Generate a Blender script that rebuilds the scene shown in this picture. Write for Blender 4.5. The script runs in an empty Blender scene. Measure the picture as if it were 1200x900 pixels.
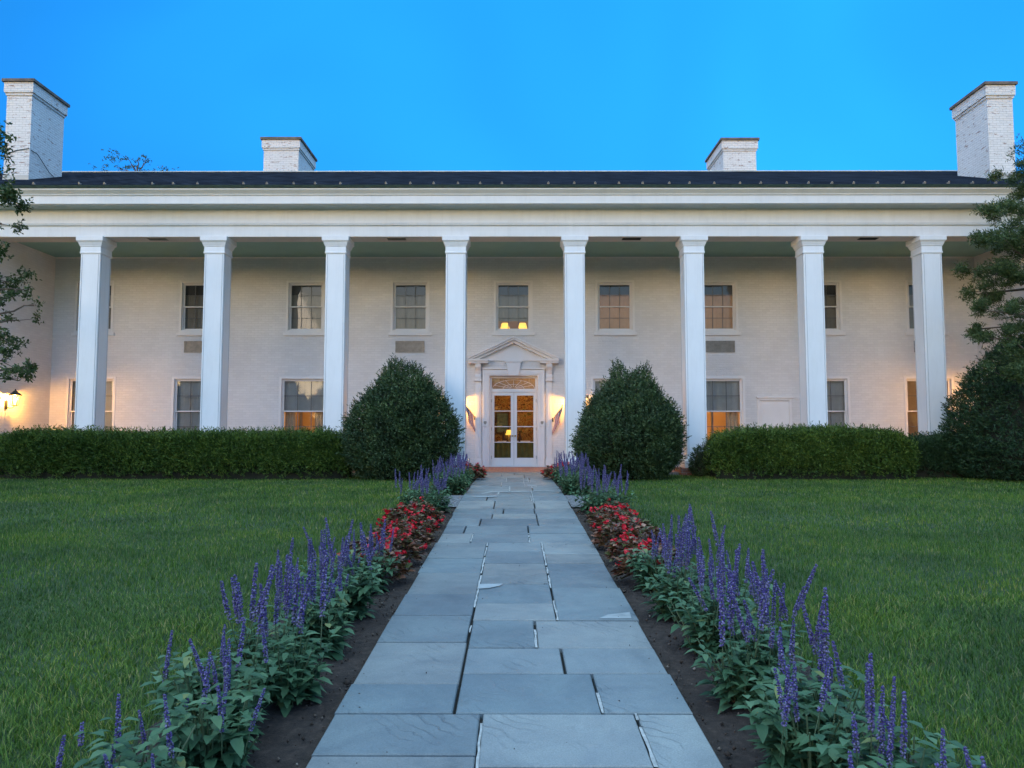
import bpy, math, random
import numpy as np
from mathutils import Vector, Matrix

random.seed(7)
rng = np.random.default_rng(11)
R = math.radians
scene = bpy.context.scene
col = scene.collection

# ------------------------------------------------------------------ camera
F = 870.0                       # focal length in photo pixels (photo 1200 x 900)
PITCH = math.atan(60.0 / F)
YAW = 2.5 / F
CAMZ = 1.0
cam_d = bpy.data.cameras.new("camera")
cam = bpy.data.objects.new("camera", cam_d)
col.objects.link(cam)
cam_d.sensor_width = 36.0
cam_d.lens = F / 1200.0 * 36.0
cam_d.clip_start = 0.05
cam_d.clip_end = 3000
cam.location = (0, 0, CAMZ)
cam.rotation_euler = (R(90) + PITCH, 0, YAW)
scene.camera = cam

# ------------------------------------------------------------------ sky and sun
SUN_EL, SUN_AZ = R(4.0), R(207.0)      # low sun behind the camera (azimuth clockwise from +Y)
world = bpy.data.worlds.new("World")
scene.world = world
world.use_nodes = True
nt = world.node_tree
nt.nodes.clear()
wo = nt.nodes.new("ShaderNodeOutputWorld")
bg = nt.nodes.new("ShaderNodeBackground")
sky = nt.nodes.new("ShaderNodeTexSky")
sky.sky_type = 'NISHITA'
sky.sun_disc = False
sky.sun_elevation = SUN_EL
sky.sun_rotation = SUN_AZ
sky.air_density = 1.0
sky.dust_density = 0.6
sky.ozone_density = 1.0
# twilight colour: deep blue away from the sunset, left as it is on the sunset side behind the camera
tc = nt.nodes.new("ShaderNodeTexCoord")
sx = nt.nodes.new("ShaderNodeSeparateXYZ"); nt.links.new(tc.outputs["Generated"], sx.inputs[0])
mr = nt.nodes.new("ShaderNodeMapRange"); mr.interpolation_type = 'SMOOTHSTEP'
mr.inputs["From Min"].default_value = -0.35; mr.inputs["From Max"].default_value = 0.75
nt.links.new(sx.outputs["Y"], mr.inputs["Value"])
tint = nt.nodes.new("ShaderNodeMix"); tint.data_type = 'RGBA'
back = nt.nodes.new("ShaderNodeMix"); back.data_type = 'RGBA'
back.inputs[6].default_value = (0.47, 0.56, 0.82, 1); back.inputs[7].default_value = (0.60, 0.98, 1.72, 1)
mb = nt.nodes.new("ShaderNodeMapRange"); mb.inputs["From Min"].default_value = 0.12; mb.inputs["From Max"].default_value = 0.42
nt.links.new(sx.outputs["Z"], mb.inputs["Value"]); nt.links.new(mb.outputs[0], back.inputs["Factor"]); nt.links.new(back.outputs[2], tint.inputs[6])
tint.inputs[7].default_value = (0.028, 0.36, 0.95, 1)
mf = nt.nodes.new("ShaderNodeMapRange")
mf.inputs["From Min"].default_value = 0.22; mf.inputs["From Max"].default_value = 0.55
nt.links.new(sx.outputs["Z"], mf.inputs["Value"])
front = nt.nodes.new("ShaderNodeMix"); front.data_type = 'RGBA'
front.inputs[6].default_value = (0.024, 0.25, 0.78, 1); front.inputs[7].default_value = (0.040, 0.49, 1.18, 1)
nt.links.new(mf.outputs[0], front.inputs["Factor"])
nt.links.new(front.outputs[2], tint.inputs[7])
nt.links.new(mr.outputs[0], tint.inputs["Factor"])
gm = nt.nodes.new("ShaderNodeMix"); gm.data_type = 'RGBA'; gm.blend_type = 'MULTIPLY'
gm.inputs["Factor"].default_value = 1.0
bg.inputs["Strength"].default_value = 0.13
nt.links.new(sky.outputs["Color"], gm.inputs[6])
# brighter overhead
mz = nt.nodes.new("ShaderNodeMapRange")
mz.inputs["From Min"].default_value = 0.57; mz.inputs["From Max"].default_value = 0.95
nt.links.new(sx.outputs["Z"], mz.inputs["Value"])
zen = nt.nodes.new("ShaderNodeMix"); zen.data_type = 'RGBA'
zen.inputs[7].default_value = (5.6, 5.4, 4.9, 1)
nt.links.new(mz.outputs[0], zen.inputs["Factor"])
nt.links.new(tint.outputs[2], zen.inputs[6])
nt.links.new(zen.outputs[2], gm.inputs[7])
bg.inputs["Strength"].default_value = 0.13
nt.links.new(sky.outputs["Color"], gm.inputs[6])
# faint unevenness of thin high haze
nz = nt.nodes.new("ShaderNodeTexNoise"); nz.inputs["Scale"].default_value = 2.2; nz.inputs["Detail"].default_value = 2; nz.inputs["Distortion"].default_value = 0.6
nt.links.new(tc.outputs["Generated"], nz.inputs["Vector"])
nm = nt.nodes.new("ShaderNodeMapRange"); nm.inputs["From Min"].default_value = 0.3; nm.inputs["From Max"].default_value = 0.7
nm.inputs["To Min"].default_value = 0.85; nm.inputs["To Max"].default_value = 1.15
nt.links.new(nz.outputs["Fac"], nm.inputs["Value"])
nv = nt.nodes.new("ShaderNodeVectorMath"); nv.operation = 'SCALE'
nt.links.new(gm.outputs[2], nv.inputs[0]); nt.links.new(nm.outputs[0], nv.inputs["Scale"])
nt.links.new(nv.outputs[0], bg.inputs["Color"])
nt.links.new(bg.outputs["Background"], wo.inputs["Surface"])

sd = bpy.data.lights.new("sun", 'SUN')
sd.energy = 0.12
sd.angle = R(25)
sd.color = (1.0, 0.78, 0.6)
sun = bpy.data.objects.new("sun", sd)
col.objects.link(sun)
sv = Vector((math.sin(SUN_AZ) * math.cos(SUN_EL), math.cos(SUN_AZ) * math.cos(SUN_EL), math.sin(SUN_EL)))
sun.rotation_euler = sv.to_track_quat('Z', 'Y').to_euler()
sun.location = (0, -20, 30)

vs = scene.view_settings
vs.view_transform = 'Standard'
vs.look = 'None'
vs.gamma = 1.0
vs.use_curve_mapping = False
vs.exposure = 2.43

# ------------------------------------------------------------------ helpers: projection of photo pixels to real depth
cp, sp = math.cos(PITCH), math.sin(PITCH)
cy, sy = math.cos(YAW), math.sin(YAW)
def ray(px, py):
    a, b = (px - 600) / F, (450 - py) / F
    x, y, z = a, cp - b * sp, sp + b * cp
    return (x * cy - y * sy, x * sy + y * cy, z)
def at(px, py, Y):
    r = ray(px, py)
    t = Y / r[1]
    return Vector((r[0] * t, Y, CAMZ + r[2] * t))
def zat(py, Y, px=602): return at(px, py, Y).z
def xat(px, Y, py=450): return at(px, py, Y).x
PY = [-60, 0, 3.31, 5.56, 10.4, 12.9, 20.2, 60, 600]
PZ = [-0.9, -0.55, -0.434, -0.342, -0.187, -0.083, -0.02, -0.05, -0.5]
def pz(Y): return float(np.interp(Y, PY, PZ))
def yof(py):                    # distance along the path of a photo row
    lo, hi = 0.6, 24.0
    for _ in range(50):
        m = (lo + hi) / 2
        t = m / ray(602, py)[1]
        if CAMZ + ray(602, py)[2] * t > pz(m): lo = m
        else: hi = m
    return lo

# ------------------------------------------------------------------ materials
M = {}
def nodes_of(name):
    m = bpy.data.materials.new(name)
    m.use_nodes = True
    n = m.node_tree
    b = n.nodes["Principled BSDF"]
    return m, n, b
def N(n, t, **kw):
    o = n.nodes.new(t)
    for k, v in kw.items():
        setattr(o, k, v)
    return o
def ramp(n, stops):
    r = n.nodes.new("ShaderNodeValToRGB")
    e = r.color_ramp.elements
    while len(e) > 1: e.remove(e[0])
    e[0].position = stops[0][0]; e[0].color = (*stops[0][1], 1)
    for p, c in stops[1:]:
        x = e.new(p); x.color = (*c, 1)
    return r
def mixc(n, a, b, fac, mode='MIX'):
    m = n.nodes.new("ShaderNodeMix"); m.data_type = 'RGBA'; m.blend_type = mode
    for s, v in ((m.inputs["Factor"], fac), (m.inputs[6], a), (m.inputs[7], b)):
        if hasattr(v, 'is_output') or isinstance(v, bpy.types.NodeSocket): n.links.new(v, s)
        elif isinstance(v, (int, float)): s.default_value = v
        else: s.default_value = (*v, 1)
    return m.outputs[2]
def noise(n, vec, scale, detail=4, rough=0.55, dist=0.0):
    o = n.nodes.new("ShaderNodeTexNoise")
    o.inputs["Scale"].default_value = scale
    o.inputs["Detail"].default_value = detail
    o.inputs["Roughness"].default_value = rough
    o.inputs["Distortion"].default_value = dist
    if vec is not None: n.links.new(vec, o.inputs["Vector"])
    return o.outputs["Fac"]
def objco(n):
    return n.nodes.new("ShaderNodeTexCoord").outputs["Object"]
def bump(n, b, h, strength=0.3, dist=0.01):
    o = n.nodes.new("ShaderNodeBump")
    o.inputs["Strength"].default_value = strength
    o.inputs["Distance"].default_value = dist
    n.links.new(h, o.inputs["Height"])
    n.links.new(o.outputs["Normal"], b.inputs["Normal"])
    return o
def simple(name, c, rough=0.6, var=0.12, scale=3.0, bmp=0.15, bscale=60, metal=0.0):
    m, n, b = nodes_of(name)
    v = objco(n)
    f = noise(n, v, scale, 6)
    r = ramp(n, [(0.3, tuple(x * (1 - var) for x in c)), (0.7, tuple(min(1, x * (1 + var)) for x in c))])
    n.links.new(f, r.inputs["Fac"])
    n.links.new(r.outputs["Color"], b.inputs["Base Color"])
    b.inputs["Roughness"].default_value = rough
    b.inputs["Metallic"].default_value = metal
    if bmp: bump(n, b, noise(n, v, bscale, 3), bmp, 0.004)
    M[name] = m
    return m
def emit(name, c, s):
    m, n, b = nodes_of(name)
    b.inputs["Base Color"].default_value = (*[min(0.8, x) for x in c], 1)
    b.inputs["Emission Color"].default_value = (*c, 1)
    b.inputs["Emission Strength"].default_value = s
    M[name] = m
    return m

def brick_mat(name, c, mortar, worn=0.0, var2=0.93, bw=0.22, bh=0.075, rough=0.7, strength=0.6, wear=(0.16, 0.07, 0.05), floor=False):
    m, n, b = nodes_of(name)
    v = objco(n)
    s = n.nodes.new("ShaderNodeSeparateXYZ"); n.links.new(v, s.inputs[0])
    cb = n.nodes.new("ShaderNodeCombineXYZ")
    if floor:
        n.links.new(s.outputs["X"], cb.inputs["X"]); n.links.new(s.outputs["Y"], cb.inputs["Y"])
    else:
        ad = N(n, "ShaderNodeMath", operation='ADD')
        n.links.new(s.outputs["X"], ad.inputs[0]); n.links.new(s.outputs["Y"], ad.inputs[1])
        n.links.new(ad.outputs[0], cb.inputs["X"]); n.links.new(s.outputs["Z"], cb.inputs["Y"])
    bt = n.nodes.new("ShaderNodeTexBrick")
    n.links.new(cb.outputs[0], bt.inputs["Vector"])
    bt.inputs["Scale"].default_value = 1.0
    bt.inputs["Mortar Size"].default_value = 0.007
    bt.inputs["Mortar Smooth"].default_value = 0.5
    bt.inputs["Brick Width"].default_value = bw
    bt.inputs["Row Height"].default_value = bh
    bt.inputs["Color1"].default_value = (*c, 1)
    bt.inputs["Color2"].default_value = (*[x * var2 for x in c], 1)
    bt.inputs["Mortar"].default_value = (*mortar, 1)
    out = bt.outputs["Color"]
    # broad dirt and weathering
    f = noise(n, v, 0.7, 6, 0.65)
    r = ramp(n, [(0.3, (0.90, 0.89, 0.88)), (0.65, (1, 1, 1))])
    n.links.new(f, r.inputs["Fac"])
    out = mixc(n, out, r.outputs["Color"], 1.0, 'MULTIPLY')
    if worn > 0:
        mp = n.nodes.new("ShaderNodeMapping"); mp.inputs["Scale"].default_value = (4, 4, 13)
        n.links.new(v, mp.inputs["Vector"])
        f2 = noise(n, mp.outputs[0], 1.0, 5, 0.7)
        r2 = ramp(n, [(0.62 - worn * 0.1, (0, 0, 0)), (0.67 - worn * 0.1, (1, 1, 1))])
        n.links.new(f2, r2.inputs["Fac"])
        out = mixc(n, out, wear, r2.outputs["Color"])
    n.links.new(out, b.inputs["Base Color"])
    b.inputs["Roughness"].default_value = rough
    inv = N(n, "ShaderNodeMath", operation='SUBTRACT'); inv.inputs[0].default_value = 1.0
    n.links.new(bt.outputs["Fac"], inv.inputs[1])
    ad2 = N(n, "ShaderNodeMath", operation='ADD')
    n.links.new(inv.outputs[0], ad2.inputs[0])
    n.links.new(noise(n, v, 25, 4), ad2.inputs[1])
    bump(n, b, ad2.outputs[0], strength, 0.008)
    M[name] = m
    return m

brick_mat("painted_brick", (0.81, 0.775, 0.75), (0.72, 0.685, 0.66))
brick_mat("chimney_brick", (0.74, 0.74, 0.74), (0.46, 0.46, 0.46), worn=0.32, wear=(0.30, 0.20, 0.17))
brick_mat("red_brick", (0.33, 0.13, 0.09), (0.32, 0.28, 0.25), strength=0.8)
brick_mat("brick_paving", (0.34, 0.14, 0.10), (0.30, 0.26, 0.24), bw=0.2, bh=0.1, floor=True)
brick_mat("slate", (0.014, 0.017, 0.024), (0.005, 0.006, 0.009), var2=1.9, bw=0.28, bh=0.16, rough=0.85, strength=1.0)
M["slate"].node_tree.nodes["Principled BSDF"].inputs["Specular IOR Level"].default_value = 0.0
simple("white_paint", (0.78, 0.78, 0.77), 0.5, 0.035, 2.2, 0.10, 30)
simple("trim_paint", (0.80, 0.755, 0.725), 0.45, 0.03, 3, 0.05, 40)
simple("column_paint", (0.78, 0.79, 0.80), 0.45, 0.03, 1.4, 0.12, 18)
def streaked(name):
    n = M[name].node_tree; b = n.nodes["Principled BSDF"]
    src = b.inputs["Base Color"].links[0].from_socket
    mp = n.nodes.new("ShaderNodeMapping"); mp.inputs["Scale"].default_value = (5, 5, 0.6)
    n.links.new(objco(n), mp.inputs["Vector"])
    r = ramp(n, [(0.30, (0.93, 0.93, 0.925)), (0.52, (1, 1, 1))]); n.links.new(noise(n, mp.outputs[0], 1.0, 7, 0.7), r.inputs["Fac"])
    r2 = ramp(n, [(0.66, (1, 1, 1)), (0.74, (0.80, 0.79, 0.76))]); n.links.new(noise(n, objco(n), 5, 8, 0.75), r2.inputs["Fac"])
    c = mixc(n, src, r.outputs["Color"], 1.0, 'MULTIPLY')
    n.links.new(mixc(n, c, r2.outputs["Color"], 1.0, 'MULTIPLY'), b.inputs["Base Color"])
streaked("column_paint"); streaked("white_paint")
simple("ceiling_paint", (0.25, 0.44, 0.38), 0.6, 0.05, 1.2, 0.05, 40)
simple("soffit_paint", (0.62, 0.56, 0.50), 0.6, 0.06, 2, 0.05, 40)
simple("dark_vent", (0.03, 0.028, 0.026), 0.7, 0.2, 20)
simple("grille", (0.30, 0.26, 0.22), 0.45, 0.2, 9, 0.2, 60, 0.5)
simple("copper_gutter", (0.05, 0.085, 0.075), 0.5, 0.3, 6)
simple("ridge_metal", (0.42, 0.42, 0.40), 0.5, 0.2, 3)
simple("guard_metal", (0.30, 0.26, 0.21), 0.45, 0.3, 30)
simple("chimney_stone", (0.13, 0.11, 0.095), 0.8, 0.5, 4, 0.4, 30)
simple("black_iron", (0.012, 0.012, 0.013), 0.4, 0.2, 20)
simple("brass", (0.50, 0.36, 0.14), 0.3, 0.1, 20, 0.05, 60, 1.0)
simple("muntin_paint", (0.16, 0.155, 0.15), 0.6, 0.1, 5)
simple("pale_stone", (0.29, 0.31, 0.315), 0.8, 0.2, 12, 0.3, 60)
simple("seam", (0.45, 0.46, 0.48), 0.6, 0.1, 5)
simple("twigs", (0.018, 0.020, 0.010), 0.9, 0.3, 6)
simple("upper_blind", (0.27, 0.235, 0.195), 0.8, 0.06, 6, 0.2, 40)
simple("blind", (0.46, 0.46, 0.45), 0.8, 0.06, 6, 0.2, 40)
simple("reflection_dark", (0.055, 0.055, 0.058), 0.8, 0.1, 6, 0.2, 40)  # near-black colour for the reflection painted into the top window panes
simple("curtain", (0.62, 0.50, 0.36), 0.85, 0.12, 6, 0.2, 40)
def translucent_cloth(name, c, t):
    simple(name, c, 0.85, 0.12, 6, 0.2, 40)
    n = M[name].node_tree
    tr = n.nodes.new("ShaderNodeBsdfTranslucent"); tr.inputs["Color"].default_value = (*c, 1)
    mx = n.nodes.new("ShaderNodeMixShader"); mx.inputs[0].default_value = t
    n.links.new(n.nodes["Principled BSDF"].outputs[0], mx.inputs[1]); n.links.new(tr.outputs[0], mx.inputs[2])
    n.links.new(mx.outputs[0], n.nodes["Material Output"].inputs["Surface"])
translucent_cloth("lit_curtain", (0.40, 0.33, 0.24), 0.5)
simple("room_wall", (0.60, 0.42, 0.24), 0.8, 0.08, 2)
simple("room_floor", (0.18, 0.10, 0.05), 0.5, 0.2, 4)
simple("green_cloth", (0.16, 0.17, 0.045), 0.85, 0.15, 8)
simple("paper", (0.8, 0.78, 0.72), 0.7, 0.03, 8)
simple("teal_picture", (0.10, 0.17, 0.16), 0.5, 0.4, 7)
simple("dark_wood", (0.06, 0.035, 0.02), 0.4, 0.3, 8)
simple("flag_red", (0.50, 0.03, 0.045), 0.8, 0.1, 12)
simple("flag_white", (0.75, 0.73, 0.70), 0.8, 0.05, 12)
simple("flag_blue", (0.03, 0.04, 0.14), 0.8, 0.1, 12)
simple("bark", (0.10, 0.075, 0.055), 0.9, 0.4, 8, 0.8, 25)
simple("mortar", (0.35, 0.35, 0.335), 0.9, 0.35, 22, 0.5, 80)
simple("joint_soil", (0.02, 0.018, 0.015), 0.95, 0.4, 30, 0.8, 60)
simple("begonia_red", (0.62, 0.010, 0.022), 0.5, 0.25, 40, 0)
emit("lamp_glow", (1.0, 0.55, 0.10), 3.0)
emit("lamp_glass", (1.0, 0.50, 0.10), 1.6)
emit("shade_glow", (1.0, 0.55, 0.08), 0.30)

def glass(name, tint=(1, 1, 1)):
    m = bpy.data.materials.new(name); m.use_nodes = True
    n = m.node_tree; n.nodes.clear()
    o = n.nodes.new("ShaderNodeOutputMaterial")
    tr = n.nodes.new("ShaderNodeBsdfTransparent"); tr.inputs[0].default_value = (*tint, 1)
    gl = n.nodes.new("ShaderNodeBsdfGlossy"); gl.inputs["Roughness"].default_value = 0.03
    gl.inputs["Color"].default_value = (1, 1, 1, 1)
    fr = n.nodes.new("ShaderNodeFresnel"); fr.inputs["IOR"].default_value = 1.5
    mx = n.nodes.new("ShaderNodeMixShader")
    n.links.new(fr.outputs[0], mx.inputs[0]); n.links.new(tr.outputs[0], mx.inputs[1]); n.links.new(gl.outputs[0], mx.inputs[2])
    bp = n.nodes.new("ShaderNodeBump"); bp.inputs["Strength"].default_value = 0.12; bp.inputs["Distance"].default_value = 0.01
    v = objco(n)
    n.links.new(noise(n, v, 2.2, 2), bp.inputs["Height"])
    n.links.new(bp.outputs[0], gl.inputs["Normal"])
    n.links.new(mx.outputs[0], o.inputs["Surface"])
    M[name] = m
glass("window_glass", (0.86, 0.88, 0.88))

def wallpaper():
    m, n, b = nodes_of("wallpaper")
    v = objco(n)
    a = N(n, "ShaderNodeTexVoronoi"); a.inputs["Scale"].default_value = 9
    n.links.new(v, a.inputs["Vector"])
    f = noise(n, v, 7, 5, 0.6, 2.0)
    r = ramp(n, [(0.35, (0.03, 0.02, 0.012)), (0.47, (0.30, 0.13, 0.04)), (0.55, (0.42, 0.30, 0.10)), (0.63, (0.05, 0.06, 0.02)), (0.75, (0.35, 0.22, 0.06))])
    n.links.new(f, r.inputs["Fac"])
    n.links.new(r.outputs["Color"], b.inputs["Base Color"])
    b.inputs["Roughness"].default_value = 0.7
    M["wallpaper"] = m
wallpaper()

def leaf_mat(name, stops, rough=0.5, trans=0.25, patch=None, patch_scale=1.0):
    m, n, b = nodes_of(name)
    g = n.nodes.new("ShaderNodeNewGeometry")
    r = ramp(n, stops)
    n.links.new(g.outputs["Random Per Island"], r.inputs["Fac"])
    out = r.outputs["Color"]
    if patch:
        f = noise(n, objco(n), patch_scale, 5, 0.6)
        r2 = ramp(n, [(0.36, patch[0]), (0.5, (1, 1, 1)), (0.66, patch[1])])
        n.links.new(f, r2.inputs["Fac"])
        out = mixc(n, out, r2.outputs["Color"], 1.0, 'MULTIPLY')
    n.links.new(out, b.inputs["Base Color"])
    b.inputs["Roughness"].default_value = rough
    b.inputs["Specular IOR Level"].default_value = 0.3
    if trans:
        o = n.nodes["Material Output"]
        t = n.nodes.new("ShaderNodeBsdfTranslucent")
        n.links.new(out, t.inputs["Color"])
        mx = n.nodes.new("ShaderNodeMixShader"); mx.inputs[0].default_value = trans
        n.links.new(b.outputs[0], mx.inputs[1]); n.links.new(t.outputs[0], mx.inputs[2])
        n.links.new(mx.outputs[0], o.inputs["Surface"])
    M[name] = m
    return m
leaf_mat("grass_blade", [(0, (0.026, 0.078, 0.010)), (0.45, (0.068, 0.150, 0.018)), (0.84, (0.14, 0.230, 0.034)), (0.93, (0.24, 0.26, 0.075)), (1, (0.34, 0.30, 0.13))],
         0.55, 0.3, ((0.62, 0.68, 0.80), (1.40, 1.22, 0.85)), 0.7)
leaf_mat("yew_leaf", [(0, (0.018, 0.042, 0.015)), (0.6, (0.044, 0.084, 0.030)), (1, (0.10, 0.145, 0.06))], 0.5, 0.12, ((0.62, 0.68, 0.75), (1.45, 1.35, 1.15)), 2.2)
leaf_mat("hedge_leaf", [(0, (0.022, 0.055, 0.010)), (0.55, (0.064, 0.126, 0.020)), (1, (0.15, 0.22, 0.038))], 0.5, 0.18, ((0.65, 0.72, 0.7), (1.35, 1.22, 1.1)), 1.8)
leaf_mat("dark_hedge_leaf", [(0, (0.012, 0.035, 0.014)), (0.6, (0.024, 0.060, 0.022)), (1, (0.05, 0.09, 0.03))], 0.5, 0.12)
leaf_mat("tree_leaf", [(0, (0.026, 0.052, 0.016)), (0.6, (0.055, 0.095, 0.028)), (1, (0.12, 0.16, 0.05))], 0.5, 0.2)
leaf_mat("salvia_leaf", [(0, (0.040, 0.100, 0.046)), (0.6, (0.075, 0.160, 0.075)), (0.95, (0.12, 0.21, 0.10)), (1, (0.20, 0.22, 0.07))], 0.55, 0.25)
leaf_mat("salvia_bloom", [(0, (0.058, 0.038, 0.175)), (0.5, (0.115, 0.082, 0.285)), (0.85, (0.20, 0.155, 0.39)), (1, (0.38, 0.34, 0.55))], 0.6, 0.2)
leaf_mat("salvia_calyx", [(0, (0.12, 0.10, 0.20)), (1, (0.24, 0.22, 0.32))], 0.7, 0.1)
leaf_mat("begonia_leaf", [(0, (0.050, 0.022, 0.014)), (0.3, (0.12, 0.042, 0.024)), (0.55, (0.065, 0.085, 0.024)), (0.8, (0.22, 0.085, 0.05)), (1, (0.36, 0.19, 0.12))], 0.35, 0.15)
leaf_mat("begonia_bloom", [(0, (0.40, 0.004, 0.012)), (1, (0.70, 0.014, 0.034))], 0.5, 0.15)
leaf_mat("stem_green", [(0, (0.05, 0.09, 0.04)), (1, (0.09, 0.12, 0.06))], 0.6, 0)

def soil_mat():
    m, n, b = nodes_of("soil")
    v = objco(n)
    f = noise(n, v, 18, 8, 0.7)
    r = ramp(n, [(0.3, (0.018, 0.012, 0.009)), (0.55, (0.052, 0.034, 0.026)), (0.72, (0.10, 0.068, 0.052)), (0.80, (0.22, 0.16, 0.12))])
    n.links.new(f, r.inputs["Fac"])
    n.links.new(r.outputs["Color"], b.inputs["Base Color"])
    b.inputs["Roughness"].default_value = 0.95
    bump(n, b, noise(n, v, 55, 8, 0.75), 1.0, 0.02)
    M["soil"] = m
    m, n, b = nodes_of("lawn_soil")
    v = objco(n)
    f = noise(n, v, 0.55, 5, 0.6)
    r = ramp(n, [(0.36, (0.024, 0.052, 0.016)), (0.66, (0.048, 0.085, 0.024))])
    n.links.new(f, r.inputs["Fac"])
    r3 = ramp(n, [(0.3, (0.6, 0.6, 0.6)), (0.7, (1.2, 1.2, 1.1))])
    n.links.new(noise(n, v, 60, 6, 0.7), r3.inputs["Fac"])
    n.links.new(mixc(n, r.outputs["Color"], r3.outputs["Color"], 1.0, 'MULTIPLY'), b.inputs["Base Color"])
    b.inputs["Roughness"].default_value = 0.95
    bump(n, b, noise(n, v, 40, 6, 0.7), 0.8, 0.03)
    M["lawn_soil"] = m
    m, n, b = nodes_of("gravel")
    a = N(n, "ShaderNodeTexVoronoi"); a.inputs["Scale"].default_value = 38
    v = objco(n)
    n.links.new(v, a.inputs["Vector"])
    r = ramp(n, [(0.0, (0.05, 0.05, 0.055)), (1.0, (0.24, 0.24, 0.25))])
    sx = n.nodes.new("ShaderNodeSeparateColor"); n.links.new(a.outputs["Color"], sx.inputs[0])
    n.links.new(sx.outputs[0], r.inputs["Fac"])
    n.links.new(r.outputs["Color"], b.inputs["Base Color"])
    b.inputs["Roughness"].default_value = 0.85
    bump(n, b, a.outputs["Distance"], 1.0, 0.02).invert = True
    M["gravel"] = m
soil_mat()

def bluestone():
    m, n, b = nodes_of("bluestone")
    v = objco(n)
    g = n.nodes.new("ShaderNodeNewGeometry")
    r0 = ramp(n, [(0, (0.095, 0.120, 0.138)), (0.3, (0.180, 0.206, 0.214)), (0.5, (0.125, 0.160, 0.176)), (0.75, (0.166, 0.176, 0.176)), (1, (0.235, 0.256, 0.255))])
    n.links.new(g.outputs["Random Per Island"], r0.inputs["Fac"])
    # cloudy tone over each slab
    f = noise(n, v, 1.7, 8, 0.68, 0.6)
    r1 = ramp(n, [(0.25, (0.62, 0.65, 0.70)), (0.5, (1, 1, 1)), (0.74, (1.30, 1.28, 1.22))])
    n.links.new(f, r1.inputs["Fac"])
    c = mixc(n, r0.outputs["Color"], r1.outputs["Color"], 1.0, 'MULTIPLY')
    # cleft-face ripples: bands of dark curved lines, only on some slabs
    off = n.nodes.new("ShaderNodeVectorMath"); off.operation = 'ADD'
    sc = n.nodes.new("ShaderNodeVectorMath"); sc.operation = 'SCALE'; sc.inputs[0].default_value = (13.0, 7.0, 3.0)
    n.links.new(g.outputs["Random Per Island"], sc.inputs["Scale"])
    n.links.new(v, off.inputs[0]); n.links.new(sc.outputs[0], off.inputs[1])
    w = n.nodes.new("ShaderNodeTexWave"); w.wave_type = 'BANDS'; w.bands_direction = 'DIAGONAL'
    w.inputs["Scale"].default_value = 6.5; w.inputs["Distortion"].default_value = 11.0
    w.inputs["Detail"].default_value = 3; w.inputs["Detail Scale"].default_value = 0.6
    n.links.new(off.outputs[0], w.inputs["Vector"])
    rw = ramp(n, [(0.0, (1, 1, 1)), (0.05, (0.75, 0.75, 0.75)), (0.16, (0, 0, 0))])
    n.links.new(w.outputs["Fac"], rw.inputs["Fac"])
    mk = noise(n, off.outputs[0], 1.1, 3, 0.6)
    rm = ramp(n, [(0.56, (0, 0, 0)), (0.66, (1, 1, 1))])
    n.links.new(mk, rm.inputs["Fac"])
    mm = N(n, "ShaderNodeMath", operation='MULTIPLY')
    n.links.new(rw.outputs["Color"], mm.inputs[0]); n.links.new(rm.outputs["Color"], mm.inputs[1])
    m2 = N(n, "ShaderNodeMath", operation='MULTIPLY'); m2.inputs[1].default_value = 0.42
    n.links.new(mm.outputs[0], m2.inputs[0])
    c = mixc(n, c, (0.045, 0.055, 0.07), m2.outputs[0])
    fg = noise(n, v, 140, 4, 0.7)
    rg = ramp(n, [(0.35, (0.80, 0.80, 0.80)), (0.65, (1.15, 1.15, 1.15))]); n.links.new(fg, rg.inputs["Fac"])
    c = mixc(n, c, rg.outputs["Color"], 1.0, 'MULTIPLY')
    # brown water and leaf stains
    rs_ = ramp(n, [(0.60, (0, 0, 0)), (0.72, (0.5, 0.5, 0.5))]); n.links.new(noise(n, v, 3.3, 9, 0.75, 1.2), rs_.inputs["Fac"])
    c = mixc(n, c, (0.085, 0.085, 0.08), rs_.outputs["Color"])
    # small stains
    f4 = noise(n, v, 9, 8, 0.7)
    r4 = ramp(n, [(0.70, (0, 0, 0)), (0.80, (0.55, 0.55, 0.55))])
    n.links.new(f4, r4.inputs["Fac"])
    c = mixc(n, c, (0.36, 0.38, 0.38), r4.outputs["Color"])
    n.links.new(c, b.inputs["Base Color"])
    rr = ramp(n, [(0.3, (0.42, 0.42, 0.42)), (0.7, (0.66, 0.66, 0.66))])
    n.links.new(noise(n, v, 4, 5), rr.inputs["Fac"])
    n.links.new(rr.outputs["Color"], b.inputs["Roughness"])
    ad = N(n, "ShaderNodeMath", operation='SUBTRACT')
    n.links.new(noise(n, v, 6, 8, 0.65), ad.inputs[0]); n.links.new(mm.outputs[0], ad.inputs[1])
    bump(n, b, ad.outputs[0], 0.45, 0.012)
    M["bluestone"] = m
bluestone()

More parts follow.
